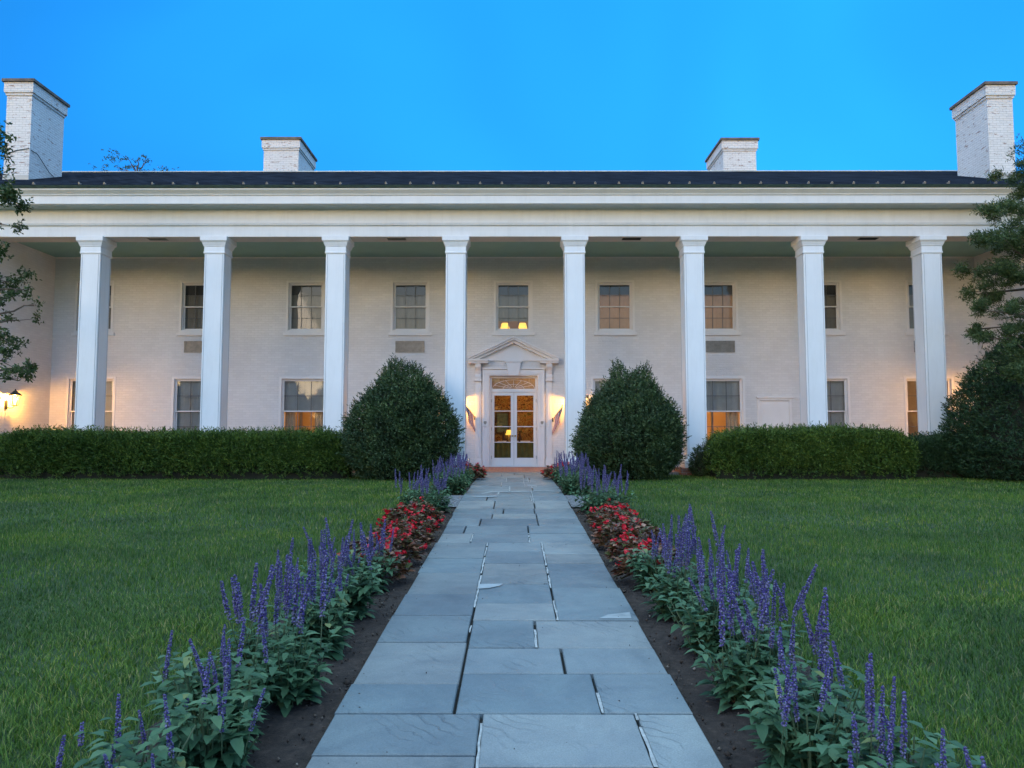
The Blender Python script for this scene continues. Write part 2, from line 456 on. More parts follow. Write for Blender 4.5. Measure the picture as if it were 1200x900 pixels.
# ------------------------------------------------------------------ mesh builder
class MB:
    def __init__(s): s.v, s.f, s.m = [], [], []
    def face(s, pts, mi=0):
        i = len(s.v); s.v += [tuple(p) for p in pts]
        s.f.append(tuple(range(i, i + len(pts)))); s.m.append(mi)
    def box(s, x0, x1, y0, y1, z0, z1, mi=0):
        i = len(s.v)
        s.v += [(x0, y0, z0), (x1, y0, z0), (x1, y1, z0), (x0, y1, z0), (x0, y0, z1), (x1, y0, z1), (x1, y1, z1), (x0, y1, z1)]
        for q in ((0, 3, 2, 1), (4, 5, 6, 7), (0, 1, 5, 4), (1, 2, 6, 5), (2, 3, 7, 6), (3, 0, 4, 7)):
            s.f.append(tuple(i + k for k in q)); s.m.append(mi)
        return s
    def prism(s, poly, axis, a, b, mi=0):     # polygon extruded along an axis; poly in the two other axes
        def P(u, w, t):
            return {'x': (t, u, w), 'y': (u, t, w), 'z': (u, w, t)}[axis]
        k = len(poly); i = len(s.v)
        s.v += [P(u, w, a) for u, w in poly] + [P(u, w, b) for u, w in poly]
        s.f.append(tuple(i + j for j in range(k))); s.m.append(mi)
        s.f.append(tuple(i + k + j for j in reversed(range(k)))); s.m.append(mi)
        for j in range(k):
            j2 = (j + 1) % k
            s.f.append((i + j, i + j2, i + k + j2, i + k + j)); s.m.append(mi)
        return s
    def sqloft(s, cx, cy_, prof, mi=0):        # square cross-section lofted up: (z, half width)
        i = len(s.v)
        for z, h in prof:
            s.v += [(cx - h, cy_ - h, z), (cx + h, cy_ - h, z), (cx + h, cy_ + h, z), (cx - h, cy_ + h, z)]
        for k in range(len(prof) - 1):
            for j in range(4):
                j2 = (j + 1) % 4; a = i + 4 * k
                s.f.append((a + j, a + j2, a + 4 + j2, a + 4 + j)); s.m.append(mi)
        s.f.append((i + 3, i + 2, i + 1, i)); s.m.append(mi)
        e = i + 4 * (len(prof) - 1)
        s.f.append((e, e + 1, e + 2, e + 3)); s.m.append(mi)
        return s
    def lathe(s, cx, cy_, prof, seg=16, mi=0):
        i = len(s.v)
        for z, r in prof:
            for j in range(seg):
                a = 2 * math.pi * j / seg
                s.v.append((cx + r * math.cos(a), cy_ + r * math.sin(a), z))
        for k in range(len(prof) - 1):
            for j in range(seg):
                j2 = (j + 1) % seg; a = i + seg * k
                s.f.append((a + j, a + j2, a + seg + j2, a + seg + j)); s.m.append(mi)
        s.f.append(tuple(i + j for j in reversed(range(seg)))); s.m.append(mi)
        e = i + seg * (len(prof) - 1)
        s.f.append(tuple(e + j for j in range(seg))); s.m.append(mi)
        return s
    def tube(s, pts, rad, seg=6, mi=0):
        pts = [Vector(p) for p in pts]
        if not isinstance(rad, (list, tuple)): rad = [rad] * len(pts)
        i = len(s.v)
        for k, p in enumerate(pts):
            d = (pts[min(k + 1, len(pts) - 1)] - pts[max(k - 1, 0)]).normalized()
            u = d.cross(Vector((0, 0, 1)) if abs(d.z) < 0.9 else Vector((1, 0, 0))).normalized()
            w = d.cross(u)
            for j in range(seg):
                a = 2 * math.pi * j / seg
                s.v.append(tuple(p + (u * math.cos(a) + w * math.sin(a)) * rad[k]))
        for k in range(len(pts) - 1):
            for j in range(seg):
                j2 = (j + 1) % seg; a = i + seg * k
                s.f.append((a + j, a + j2, a + seg + j2, a + seg + j)); s.m.append(mi)
        s.f.append(tuple(i + j for j in reversed(range(seg)))); s.m.append(mi)
        e = i + seg * (len(pts) - 1)
        s.f.append(tuple(e + j for j in range(seg))); s.m.append(mi)
        return s
    def build(s, name, mats, parent=None, bevel=0.0, smooth=False, loc=None):
        me = bpy.data.meshes.new(name)
        me.from_pydata(s.v, [], s.f)
        if not isinstance(mats, (list, tuple)): mats = [mats]
        for x in mats: me.materials.append(M[x])
        me.polygons.foreach_set("material_index", s.m)
        import bmesh as _b
        bm = _b.new(); bm.from_mesh(me)
        _b.ops.recalc_face_normals(bm, faces=bm.faces); bm.to_mesh(me); bm.free()
        if smooth: me.polygons.foreach_set("use_smooth", [True] * len(me.polygons))
        me.update()
        o = bpy.data.objects.new(name, me)
        col.objects.link(o)
        if parent is not None:
            o.parent = parent
        if loc is not None: o.location = loc
        if bevel:
            b = o.modifiers.new("bevel", 'BEVEL'); b.width = bevel; b.segments = 2; b.limit_method = 'ANGLE'
        return o

def np_obj(name, V, T, mats, parent=None, mi=None):
    V = np.ascontiguousarray(V, dtype=np.float32); T = np.ascontiguousarray(T, dtype=np.int32)
    me = bpy.data.meshes.new(name)
    me.vertices.add(len(V)); me.vertices.foreach_set("co", V.ravel())
    me.loops.add(T.size); me.loops.foreach_set("vertex_index", T.ravel())
    me.polygons.add(len(T))
    me.polygons.foreach_set("loop_start", np.arange(0, T.size, T.shape[1], dtype=np.int32))
    me.polygons.foreach_set("loop_total", np.full(len(T), T.shape[1], dtype=np.int32))
    if not isinstance(mats, (list, tuple)): mats = [mats]
    for x in mats: me.materials.append(M[x])
    if mi is not None: me.polygons.foreach_set("material_index", np.asarray(mi, dtype=np.int32))
    me.update(calc_edges=True)
    o = bpy.data.objects.new(name, me)
    col.objects.link(o)
    if parent is not None: o.parent = parent
    return o

def tag(o, label=None, cat=None, group=None, kind=None):
    if label: o["label"] = label
    if cat: o["category"] = cat
    if group: o["group"] = group
    if kind: o["kind"] = kind
    return o
def thing(name, label, cat, loc=(0, 0, 0), group=None):
    o = bpy.data.objects.new(name, None)
    o.empty_display_size = 0.2
    col.objects.link(o); o.location = loc
    return tag(o, label, cat, group)

def nrm(a): return a / np.maximum(np.linalg.norm(a, axis=1, keepdims=True), 1e-9)
def leaves(pos, d, up, L, W, fold=0.25, droop=0.15):
    """diamond leaves folded along the midrib: returns V (4n), T (2n)"""
    n = len(pos)
    d = nrm(d); side = nrm(np.cross(d, up)); up2 = np.cross(side, d)
    L = np.broadcast_to(np.asarray(L, float), (n,))[:, None]; W = np.broadcast_to(np.asarray(W, float), (n,))[:, None]
    base = pos
    ml = pos + d * L * 0.42 + side * W * 0.5 + up2 * W * fold
    mr = pos + d * L * 0.42 - side * W * 0.5 + up2 * W * fold
    tip = pos + d * L - up2 * L * droop
    V = np.stack([base, ml, tip, mr], 1).reshape(-1, 3)
    i = np.arange(n)[:, None] * 4
    T = np.concatenate([i + np.array([[0, 1, 2]]), i + np.array([[0, 2, 3]])], 1).reshape(-1, 3)
    return V, T
def cat_mesh(parts):
    Vs, Ts, o = [], [], 0
    for V, T in parts:
        Vs.append(V); Ts.append(T + o); o += len(V)
    return np.concatenate(Vs), np.concatenate(Ts)
def lumps(seed, n=6, k0=1.0, k1=4.0):
    g = np.random.default_rng(seed)
    K = nrm(g.normal(size=(n, 3))) * g.uniform(k0, k1, (n, 1)); ph = g.uniform(0, 6.28, n)
    return lambda p: np.sin(p @ K.T + ph).mean(1)
def randdir(n): return nrm(rng.normal(size=(n, 3)))

# ================================================================== STRUCTURE: ground
g = MB()
xs = [-500, -60, -16, 16, 60, 500]
ys = [-500, -60, 0, 3.31, 5.56, 10.4, 12.9, 20.2, 60, 600]
for i in range(len(xs) - 1):
    for j in range(len(ys) - 1):
        q = [(xs[i], ys[j]), (xs[i + 1], ys[j]), (xs[i + 1], ys[j + 1]), (xs[i], ys[j + 1])]
        g.face([(x, y, (pz(y) if y > -60 else -0.9) - 0.07) for x, y in q])
tag(g.build("ground", "lawn_soil"), kind="structure")

PW = 0.905                         # half width of the path
SLABS = [
 (0, .41, 836, 885), (0, .41, 885, 936), (.41, .84, 836, 899), (.41, .84, 899, 965), (.84, 1, 836, 915), (.84, 1, 915, 965), (0, .41, 936, 965),
 (0, .33, 752, 801), (0, .33, 801, 836), (.33, .75, 789, 836), (.75, 1, 789, 836), (.33, .667, 759, 789), (.667, 1, 759, 789),
 (.33, .58, 727, 759), (.58, 1, 727, 759),
 (0, .33, 721, 752), (0, .33, 696, 721), (0, .33, 671, 696), (0, .33, 654, 671), (0, .33, 636, 654),
 (.33, .675, 707, 727), (.33, .675, 684, 707), (.33, .675, 674, 684), (.33, .675, 660, 674), (.33, .675, 646, 660), (.33, .675, 636, 646),
 (.675, 1, 689, 727), (.675, 1, 660, 689), (.675, 1, 649, 660), (.675, 1, 636, 649),
 (0, .22, 625, 636), (.22, .6, 625, 636), (.6, 1, 625, 636), (0, .15, 616, 625), (.15, .6, 616, 625), (.6, 1, 616, 625),
 (0, .244, 607.7, 616), (.244, .68, 607.7, 616), (.68, 1, 607.7, 616), (0, .324, 602, 607.7), (.324, .68, 602, 607.7), (.68, 1, 602, 607.7),
 (0, .41, 596, 602), (.41, .67, 596, 602), (.67, 1, 596, 602), (0, .325, 586.7, 596), (.325, .68, 586.7, 596), (.68, 1, 586.7, 596),
 (0, .24, 581, 586.7), (.24, .66, 581, 586.7), (.66, 1, 581, 586.7), (0, .34, 576, 581), (.34, .68, 576, 581), (.68, 1, 576, 581),
 (0, .45, 570, 576), (.45, .7, 570, 576), (.7, 1, 570, 576), (0, .35, 565, 570), (.35, .62, 565, 570), (.62, 1, 565, 570),
 (0, .4, 560, 565), (.4, .7, 560, 565), (.7, 1, 560, 565), (0, .33, 556.5, 560), (.33, .64, 556.5, 560), (.64, 1, 556.5, 560), (0, .5, 553.4, 556.5), (.5, 1, 553.4, 556.5)]
rows = []
for (u0, u1, a, b) in SLABS: rows.append((u0, u1, yof(b), yof(a)))
yn = yof(965)
for k, sp_ in enumerate(((.3, .7), (.45, .8), (.25, .6), (.4, .75), (.33, .7))):
    us = [0, *sp_, 1]
    for a, b in zip(us[:-1], us[1:]): rows.append((a, b, yn - 0.6 * (k + 1), yn - 0.6 * k))
sl = MB()
for (u0, u1, y0, y1) in rows:
    gx0 = 0.0 if u0 == 0 else 0.009
    gx1 = 0.0 if u1 == 1 else 0.009
    jit = lambda s_: random.uniform(-s_, s_)
    x0 = -PW + 2 * PW * u0 + gx0 + (jit(0.012) if u0 == 0 else jit(0.003))
    x1 = -PW + 2 * PW * u1 - gx1 + (jit(0.012) if u1 == 1 else jit(0.003))
    gy = float(np.interp(y0, [3, 6, 12], [0.0085, 0.010, 0.015]))
    dz = random.uniform(-0.003, 0.003)
    c = [(x0, y0 + gy + jit(.002)), (x1, y0 + gy + jit(.002)), (x1, y1 - gy + jit(.002)), (x0, y1 - gy + jit(.002))]
    # bevelled slab: slightly rounded arris
    e = 0.006
    top = [(x + (e if k in (0, 3) else -e), y + (e if k < 2 else -e)) for k, (x, y) in enumerate(c)]
    i = len(sl.v)
    sl.v += [(x, y, pz(y) - 0.05) for x, y in c] + [(x, y, pz(y) - 0.006 + dz) for x, y in c] + [(x, y, pz(y) + dz) for x, y in top]
    for a in (0, 4):
        for j in range(4):
            j2 = (j + 1) % 4
            sl.f.append((i + a + j, i + a + j2, i + a + 4 + j2, i + a + 4 + j)); sl.m.append(0)
    sl.f.append((i + 8, i + 9, i + 10, i + 11)); sl.m.append(0)
# mortar bed below the joints and patches of pale mortar in them
for a, b in zip(np.linspace(yn - 3, 20.15, 40)[:-1], np.linspace(yn - 3, 20.15, 40)[1:]):
    sl.face([(-PW + 0.02, a, pz(a) - 0.035), (PW - 0.02, a, pz(a) - 0.035), (PW - 0.02, b, pz(b) - 0.035), (-PW + 0.02, b, pz(b) - 0.035)], 1)
MORT = [(.33, 636, 712, 1), (.33, 732, 740, .6), (.675, 636, 689, 1), (.675, 704, 727, 1), (.41, 846, 965, .9), (.84, 836, 899, 1), (.22, 625, 636, 1), (.58, 738, 759, 1),
        (.6, 625, 636, 1), (.75, 812, 836, 1), (.68, 560, 590, 1), (.66, 581, 587, 1), (.45, 570, 576, 1.6), (.35, 565, 570, 1), (.4, 556, 565, 1.3), (.7, 563, 572, 1.5), (.62, 560, 570, 1.3), (.33, 553.4, 560, 1), (.34, 576, 581, 2)]
for (u, a, b, wd) in MORT:
    A, B = yof(b), yof(a)
    k = max(2, int((B - A) / 0.07))
    t = np.linspace(A, B, k + 1)
    ww = [0.0088 * wd * random.uniform(.55, 1.15) for _ in t]; cc = [random.uniform(-.003, .003) for _ in t]
    for q in range(k):
        if random.random() < 0.07: continue
        h0, h1 = ww[q], ww[q + 1]
        x, xb_ = -PW + 2 * PW * u + cc[q], -PW + 2 * PW * u + cc[q + 1]
        zt = 0.0015 if wd > 0.95 else -0.006
        sl.face([(x - h0, t[q], pz(t[q]) + zt), (x + h0, t[q], pz(t[q]) + zt), (xb_ + h1, t[q + 1], pz(t[q + 1]) + zt), (xb_ - h1, t[q + 1], pz(t[q + 1]) + zt)], 2)
def smear(pxs):                    # a smear of mortar lying on the stone
    pts = []
    for px, py in pxs:
        Y = yof(py); pts.append((at(px, py, Y).x, Y, pz(Y) + 0.0055))
    sl.face(pts, 3)
smear([(560, 690.5), (562, 685), (590, 684.6), (586, 687), (572, 690)])
smear([(702, 725.4), (712, 721), (738, 718), (740, 725.4)])
smear([(563, 578.6), (575, 575.8), (600, 576), (600, 577), (577, 577), (566, 579)])
smear([(596, 577.4), (650, 575.2), (650, 574.6), (596, 576.2)])
smear([(610, 562), (628, 564.2), (628, 565), (610, 562.8)])
smear([(618, 568), (629, 569.2), (629, 570.4), (618, 569.2)])
smear([(554, 582.2), (582, 581.2), (582, 582.4), (554, 583.2)])
tag(sl.build("path", ["bluestone", "joint_soil", "mortar", "pale_stone"]), kind="structure")

# brick portico floor
fl = MB(); fl.box(-14.8, 14.8, 20.2, 23.6, -0.12, 0.0)
tag(fl.build("brick_terrace", ["brick_paving"]), kind="structure")

# soil of the flower beds, lumpy
for sgn, nm in ((-1, "flower_bed"), (1, "flower_bed")):
    ny, nx = 300, 18
    Y = np.linspace(0.2, 19.9, ny); X = np.linspace(PW + 0.004, 1.86, nx)
    gy_, gx_ = np.meshgrid(Y, X, indexing='ij')
    lz = lumps(3 + sgn, 10, 8, 40); lz2 = lumps(9 + sgn, 8, 60, 120)
    P = np.stack([gx_ * sgn, gy_, np.zeros_like(gx_)], -1).reshape(-1, 3)
    z = np.interp(P[:, 1], PY, PZ) - 0.035 + 0.022 * lz(P) + 0.008 * lz2(P)
    edge = (np.abs(P[:, 0]) > 1.81); z[edge] -= 0.04
    P[:, 2] = z
    P[:, 0] += (np.abs(P[:, 0]) > 1.9) * 0.05 * lz(P * 0.3)
    i = (np.arange(ny - 1)[:, None] * nx + np.arange(nx - 1)[None]).ravel()
    T = np.stack([i, i + 1, i + nx + 1, i + nx], 1) if sgn > 0 else np.stack([i, i + nx, i + nx + 1, i + 1], 1)
    o = np_obj(nm, P, T, "soil"); tag(o, kind="structure")
    o.data.polygons.foreach_set("use_smooth", [True] * len(o.data.polygons))
# strips of gravel crossing the beds
gr = MB()
for sgn in (-1, 1):
    a, b = 11.9, 13.6
    for q in range(6):
        y0, y1 = a + (b - a) * q / 6, a + (b - a) * (q + 1) / 6
        gr.face([(sgn * (PW + 0.01), y0, pz(y0) - 0.012), (sgn * 1.75, y0, pz(y0) - 0.012), (sgn * 1.75, y1, pz(y1) - 0.012), (sgn * (PW + 0.01), y1, pz(y1) - 0.012)])
tag(gr.build("gravel_strip", "gravel"), kind="structure")

# clods and pebbles on the bare soil
cl = []
for sgn in (-1, 1):
    n = 700
    p = np.stack([sgn * rng.uniform(PW + .02, 1.35, n), rng.uniform(2.0, 11.5, n), np.zeros(n)], 1)
    p[:, 2] = np.interp(p[:, 1], PY, PZ) - 0.022
    s_ = rng.uniform(0.003, 0.012, n) * (1 + (rng.random(n) < 0.05) * 1.4)
    octa = np.array([[1, 0, 0], [-1, 0, 0], [0, 1, 0], [0, -1, 0], [0, 0, 1], [0, 0, -1]], float)
    of = np.array([[0, 2, 4], [2, 1, 4], [1, 3, 4], [3, 0, 4], [2, 0, 5], [1, 2, 5], [3, 1, 5], [0, 3, 5]])
    V = p[:, None, :] + octa[None] * s_[:, None, None] * rng.uniform(.5, 1.3, (n, 6, 1))
    T = (np.arange(n)[:, None, None] * 6 + of[None]).reshape(-1, 3)
    cl.append((V.reshape(-1, 3), T))
leaf_mat("clod", [(0, (0.022, 0.015, 0.011)), (0.7, (0.07, 0.047, 0.036)), (0.93, (0.13, 0.10, 0.08)), (1, (0.3, 0.26, 0.22))], 0.9, 0)
n = 130                                # specks swept onto the stones
p = np.stack([rng.uniform(-PW + .02, PW - .02, n), rng.uniform(2.0, 13, n), np.zeros(n)], 1)
edge_ = rng.random(n) < .5; p[edge_, 0] = np.sign(p[edge_, 0]) * (PW - np.abs(rng.normal(0, .05, edge_.sum())) - .01)
p[:, 2] = np.interp(p[:, 1], PY, PZ) + .003
V = p[:, None, :] + octa[None] * rng.uniform(.002, .006, n)[:, None, None] * rng.uniform(.5, 1.3, (n, 6, 1))
cl.append((V.reshape(-1, 3), (np.arange(n)[:, None, None] * 6 + of[None]).reshape(-1, 3)))
V, T = cat_mesh(cl)
tag(np_obj("soil_clods", V, T, "clod"), "brown clods and crumbs lying on the bare soil and spilled onto the path", "soil", kind="stuff")

# ================================================================== HOUSE
house = thing("mansion", "long white painted brick mansion with eight square columns along its front", "house", (0, 23.6, 0))
HO = Vector((0, 23.6, 0))
def part(mb, name, mats, parent=house, bevel=0.0, smooth=False):
    o = mb.build(name, mats, None, bevel, smooth)
    # keep world coordinates: parent empties sit at HO
    if parent is house:
        o.parent = house; o.location = -HO
    else:
        o.parent = parent
    return o

WY = 23.6
X1 = 14.8
bays = [xat(p, WY, 360) for p in (110.5, 233, 358, 480.7, 601.5, 720.7, 842, 964, 1085)]
UZ0, UZ1, UW = zat(389, WY), zat(329.3, WY), 1.21
LZ0, LZ1, LW = zat(522, WY), zat(442, WY), 1.54
dx0, dx1 = xat(573.6, WY, 500), xat(630, WY, 500)
DZ1 = zat(440.4, WY)
openings = [(dx0, dx1, 0.0, DZ1)]
for k, bx_ in enumerate(bays):
    openings.append((bx_ - UW / 2, bx_ + UW / 2, UZ0, UZ1))
    if k != 4: openings.append((bx_ - LW / 2, bx_ + LW / 2, LZ0, LZ1))
# front wall as blocks left between the openings
w = MB()
ztop = 6.75
xsplit = sorted(set([-X1, X1] + [o[0] for o in openings] + [o[1] for o in openings]))
for xa, xb in zip(xsplit[:-1], xsplit[1:]):
    xm = (xa + xb) / 2
    hol = sorted([(o[2], o[3]) for o in openings if o[0] < xm < o[1]])
    z = 0.0
    for a, b in hol:
        if a > z: w.box(xa, xb, WY, WY + 0.3, z, a)
        z = b
    w.box(xa, xb, WY, WY + 0.3, z, ztop)
part(w, "wall", "painted_brick")
# gable walls closing the portico and the house at both ends
for s in (-1, 1):
    w = MB()
    w.prism([(20.16, 0), (20.16, 7.38), (27, 10.30), (33.9, 7.38), (33.9, 0)], 'x', s * 14.8, s * 17.0)
    part(w, "wall", "painted_brick")
w = MB(); w.box(-14.8, 14.8, 33.6, 33.9, 0, 7.4); part(w, "wall", "painted_brick")

# portico ceiling, its crown moulding
CZ = zat(301.3, WY)
c = MB(); c.box(-14.8, 14.8, 20.75, WY, CZ, CZ + 0.06); part(c, "portico_ceiling", "ceiling_paint")
c = MB(); c.prism([(WY - 0.002, CZ - 0.002), (WY - 0.04, CZ - 0.002), (WY - 0.02, CZ - 0.035), (WY - 0.002, CZ - 0.04)], 'x', -14.79, 14.79); part(c, "crown_moulding", "trim_paint")

# entablature
z0 = zat(277, 20.2); zf = zat(265, 20.2); zm = zat(260, 20.14); zr = zat(244, 20.2); zs = zat(237, 19.7); zc = zat(229.5, 19.7); zt = zat(221, 19.6)
e = MB()
e.prism([(20.2, z0), (20.2, zf), (20.15, zf + 0.02), (20.13, zm - 0.02), (20.205, zm), (20.205, zr), (20.75, zr), (20.75, z0)], 'x', -17.32, 17.32)
ent = part(e, "entablature", "white_paint")
e = MB()
e.prism([(20.203, zr - 0.005), (20.12, zr + 0.02), (20.08, zs - 0.05), (20.0, zs), (19.72, zs), (19.70, zs - 0.03), (19.69, zc), (19.66, zc + 0.02), (19.65, zc + 0.05), (19.62, zt - 0.09), (19.55, zt - 0.03), (19.55, zt), (20.9, zt), (20.9, zr - 0.005)], 'x', -17.80, 17.80)
part(e, "cornice", "white_paint")
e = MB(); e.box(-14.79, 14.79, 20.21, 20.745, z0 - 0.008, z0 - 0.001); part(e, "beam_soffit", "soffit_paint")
for px, m in ((185, "grille"), (465, "grille"), (740, "dark_vent"), (1017, "dark_vent")):
    x = xat(px, 20.45, 280); e = MB(); e.box(x - 0.26, x + 0.26, 20.34, 20.56, z0 - 0.014, z0 - 0.0085)
    for q in range(6): e.box(x - 0.25, x + 0.25, 20.355 + q * 0.034, 20.365 + q * 0.034, z0 - 0.02, z0 - 0.014)
    part(e, "soffit_vent", m)

# gutter and roof
e = MB(); e.prism([(19.60, zt + 0.002), (19.52, zt + 0.01), (19.48, zt + 0.07), (19.5, zt + 0.075), (19.60, zt + 0.06)], 'x', -17.85, 17.85); part(e, "gutter", "copper_gutter")
RY = 27.0; RZ = zat(201.5, RY); EY, EZ = 19.53, zt + 0.065
slope = (RZ - EZ) / (RY - EY)
def roofz(Y): return EZ + slope * (Y - EY) if Y <= RY else RZ - slope * (Y - RY)
BY = 2 * RY - EY
rf = MB()
rf.prism([(EY, EZ), (RY, RZ), (BY, EZ), (BY, EZ - 0.06), (RY, RZ - 0.12), (EY, EZ - 0.03)], 'x', -17.85, 17.85)
roof = part(rf, "roof", "slate")
rc = MB(); rc.prism([(RY - 0.17, RZ - 0.05), (RY - 0.17, RZ - 0.02), (RY, RZ + 0.05), (RY + 0.17, RZ - 0.02), (RY + 0.17, RZ - 0.05)], 'x', -17.86, 17.86)
part(rc, "ridge_cap", "ridge_metal", roof)
# snow guards
sg = MB(); sg.box(-0.025, 0.025, -0.05, 0.05, 0, 0.012); sg.prism([(-0.035, 0), (-0.022, 0.05), (0, 0.066), (0.022, 0.05), (0.035, 0)], 'y', -0.03, -0.015)
gy = 20.15
sg0 = None
k = 0
for i in range(46):
    x = -14.6 + i * 0.65 + random.uniform(-0.06, 0.06)
    if random.random() < (.45 if x < -8 else .12): continue
    if sg0 is None:
        sg0 = sg.build("snow_guard", "guard_metal", roof); o = sg0
    else:
        o = sg0.copy(); col.objects.link(o); o.parent = roof
    yy = gy + random.uniform(-0.02, 0.02)
    o.location = (x, yy, roofz(yy)); o.rotation_euler = (math.atan(slope), 0, random.uniform(-.2, .2))

# chimneys
def chimney(x0, x1, y0, y1, ztop, shelf):
    zb = roofz(y0) - 0.3 if y0 < RY else roofz(y1) - 0.5
    zb = min(zb, roofz(y1) - 0.3)
    m = MB(); m.box(x0, x1, y0, y1, zb, ztop - 0.5)
    for q, (a, h0, h1) in enumerate(((0.03, 0.5, 0.42), (0.065, 0.42, 0.10))):
        m.box(x0 - a, x1 + a, y0 - a, y1 + a, ztop - h0, ztop - h1)
    o = part(m, "chimney", "chimney_brick")
    s_ = MB(); s_.box(x0 - shelf, x1 + shelf, y0 - shelf, y1 + shelf, ztop - 0.10, ztop)
    s_.box(x0 + 0.12, x1 - 0.12, y0 + 0.12, y1 - 0.12, ztop, ztop + 0.05)
    part(s_, "chimney_cap", "chimney_stone", o, 0.012)
    f_ = MB(); zz = roofz(y0)
    f_.box(x0 - 0.012, x1 + 0.012, y0 - 0.012, y0 + 0.02, zz - 0.1, zz + 0.14)
    part(f_, "flashing", "ridge_metal", o)
    return o
cy0, cy1 = 22.45, 24.1
chimney(at(6.5, 150, cy0).x, at(36, 150, cy0).x, cy0, cy1, zat(91, cy0 - .1), 0.12)
chimney(at(1158, 150, cy0).x, at(1188, 150, cy0).x, cy0, cy1, zat(96, cy0 - .1), 0.12)
chimney(at(309, 180, 28.4).x, at(350, 180, 28.4).x, 28.4, 30.6, zat(160, 28.3), 0.12)
chimney(at(847.5, 180, 28.4).x, at(886, 180, 28.4).x, 28.4, 30.6, zat(161.5, 28.3), 0.12)

# columns: one built, seven copied
CY = 20.475
colx = [xat(p, 20.15, 290) for p in (105.3, 250.5, 393, 534, 673.7, 813.7, 953.8, 1093)]
cs = MB()
hw = 0.272
cs.sqloft(0, CY - 23.6, [(0.12, hw), (z0 - 0.003, hw)])
c0 = cs.build("column", "column_paint", house, 0.01)
pl = MB()
ii = 0.045
for dx, dy, ax in ((0, -1, 'x'), (0, 1, 'x')):      # thin corner beads planted on front and back faces
    for s in (-1, 1):
        pl.box(s * (hw - ii) - 0.006, s * (hw - ii) + 0.006, CY - 23.6 + dy * (hw + 0.004) - 0.004, CY - 23.6 + dy * (hw + 0.004) + 0.004, 0.42, z0 - 0.5)
for s in (-1, 1):
    for q in (-1, 1):
        pl.box(s * (hw + 0.004) - 0.004, s * (hw + 0.004) + 0.004, CY - 23.6 + q * (hw - ii) - 0.006, CY - 23.6 + q * (hw - ii) + 0.006, 0.42, z0 - 0.5)
cap = MB()
zc0 = zat(297, 20.2)
hcap = z0 - zc0
cap.sqloft(0, CY - 23.6, [(zc0, hw + .004), (zc0 + .004, hw + .022), (zc0 + .05, hw + .026), (zc0 + .054, hw + .012), (zc0 + hcap * .42, hw + .012), (zc0 + hcap * .44, hw + .03),
                          (zc0 + hcap * .50, hw + .034), (zc0 + hcap * .54, hw + .045), (zc0 + hcap * .64, hw + .060), (zc0 + hcap * .72, hw + .085), (zc0 + hcap * .73, hw + .098), (z0 - .002, hw + .100)])
plinth = MB()
plinth.sqloft(0, CY - 23.6, [(0.118, hw + .085), (0.32, hw + .085), (0.335, hw + .055), (0.375, hw + .045), (0.385, hw + .01)])
ped = MB(); ped.box(-0.5, 0.5, CY - 23.6 - 0.48, CY - 23.6 + 0.4, -0.14, 0.116)
for i, x in enumerate(colx):
    if i == 0:
        c_ = c0
        subs = [pl.build("corner_seam", "seam", c_), cap.build("capital", "column_paint", c_, 0.006), plinth.build("plinth", "column_paint", c_, 0.008), ped.build("brick_base", "red_brick", c_, 0.006)]
    else:
        c_ = c0.copy(); col.objects.link(c_); c_.parent = house
        for s in subs:
            d = s.copy(); col.objects.link(d); d.parent = c_
    c_.location = (x, 0, 0)

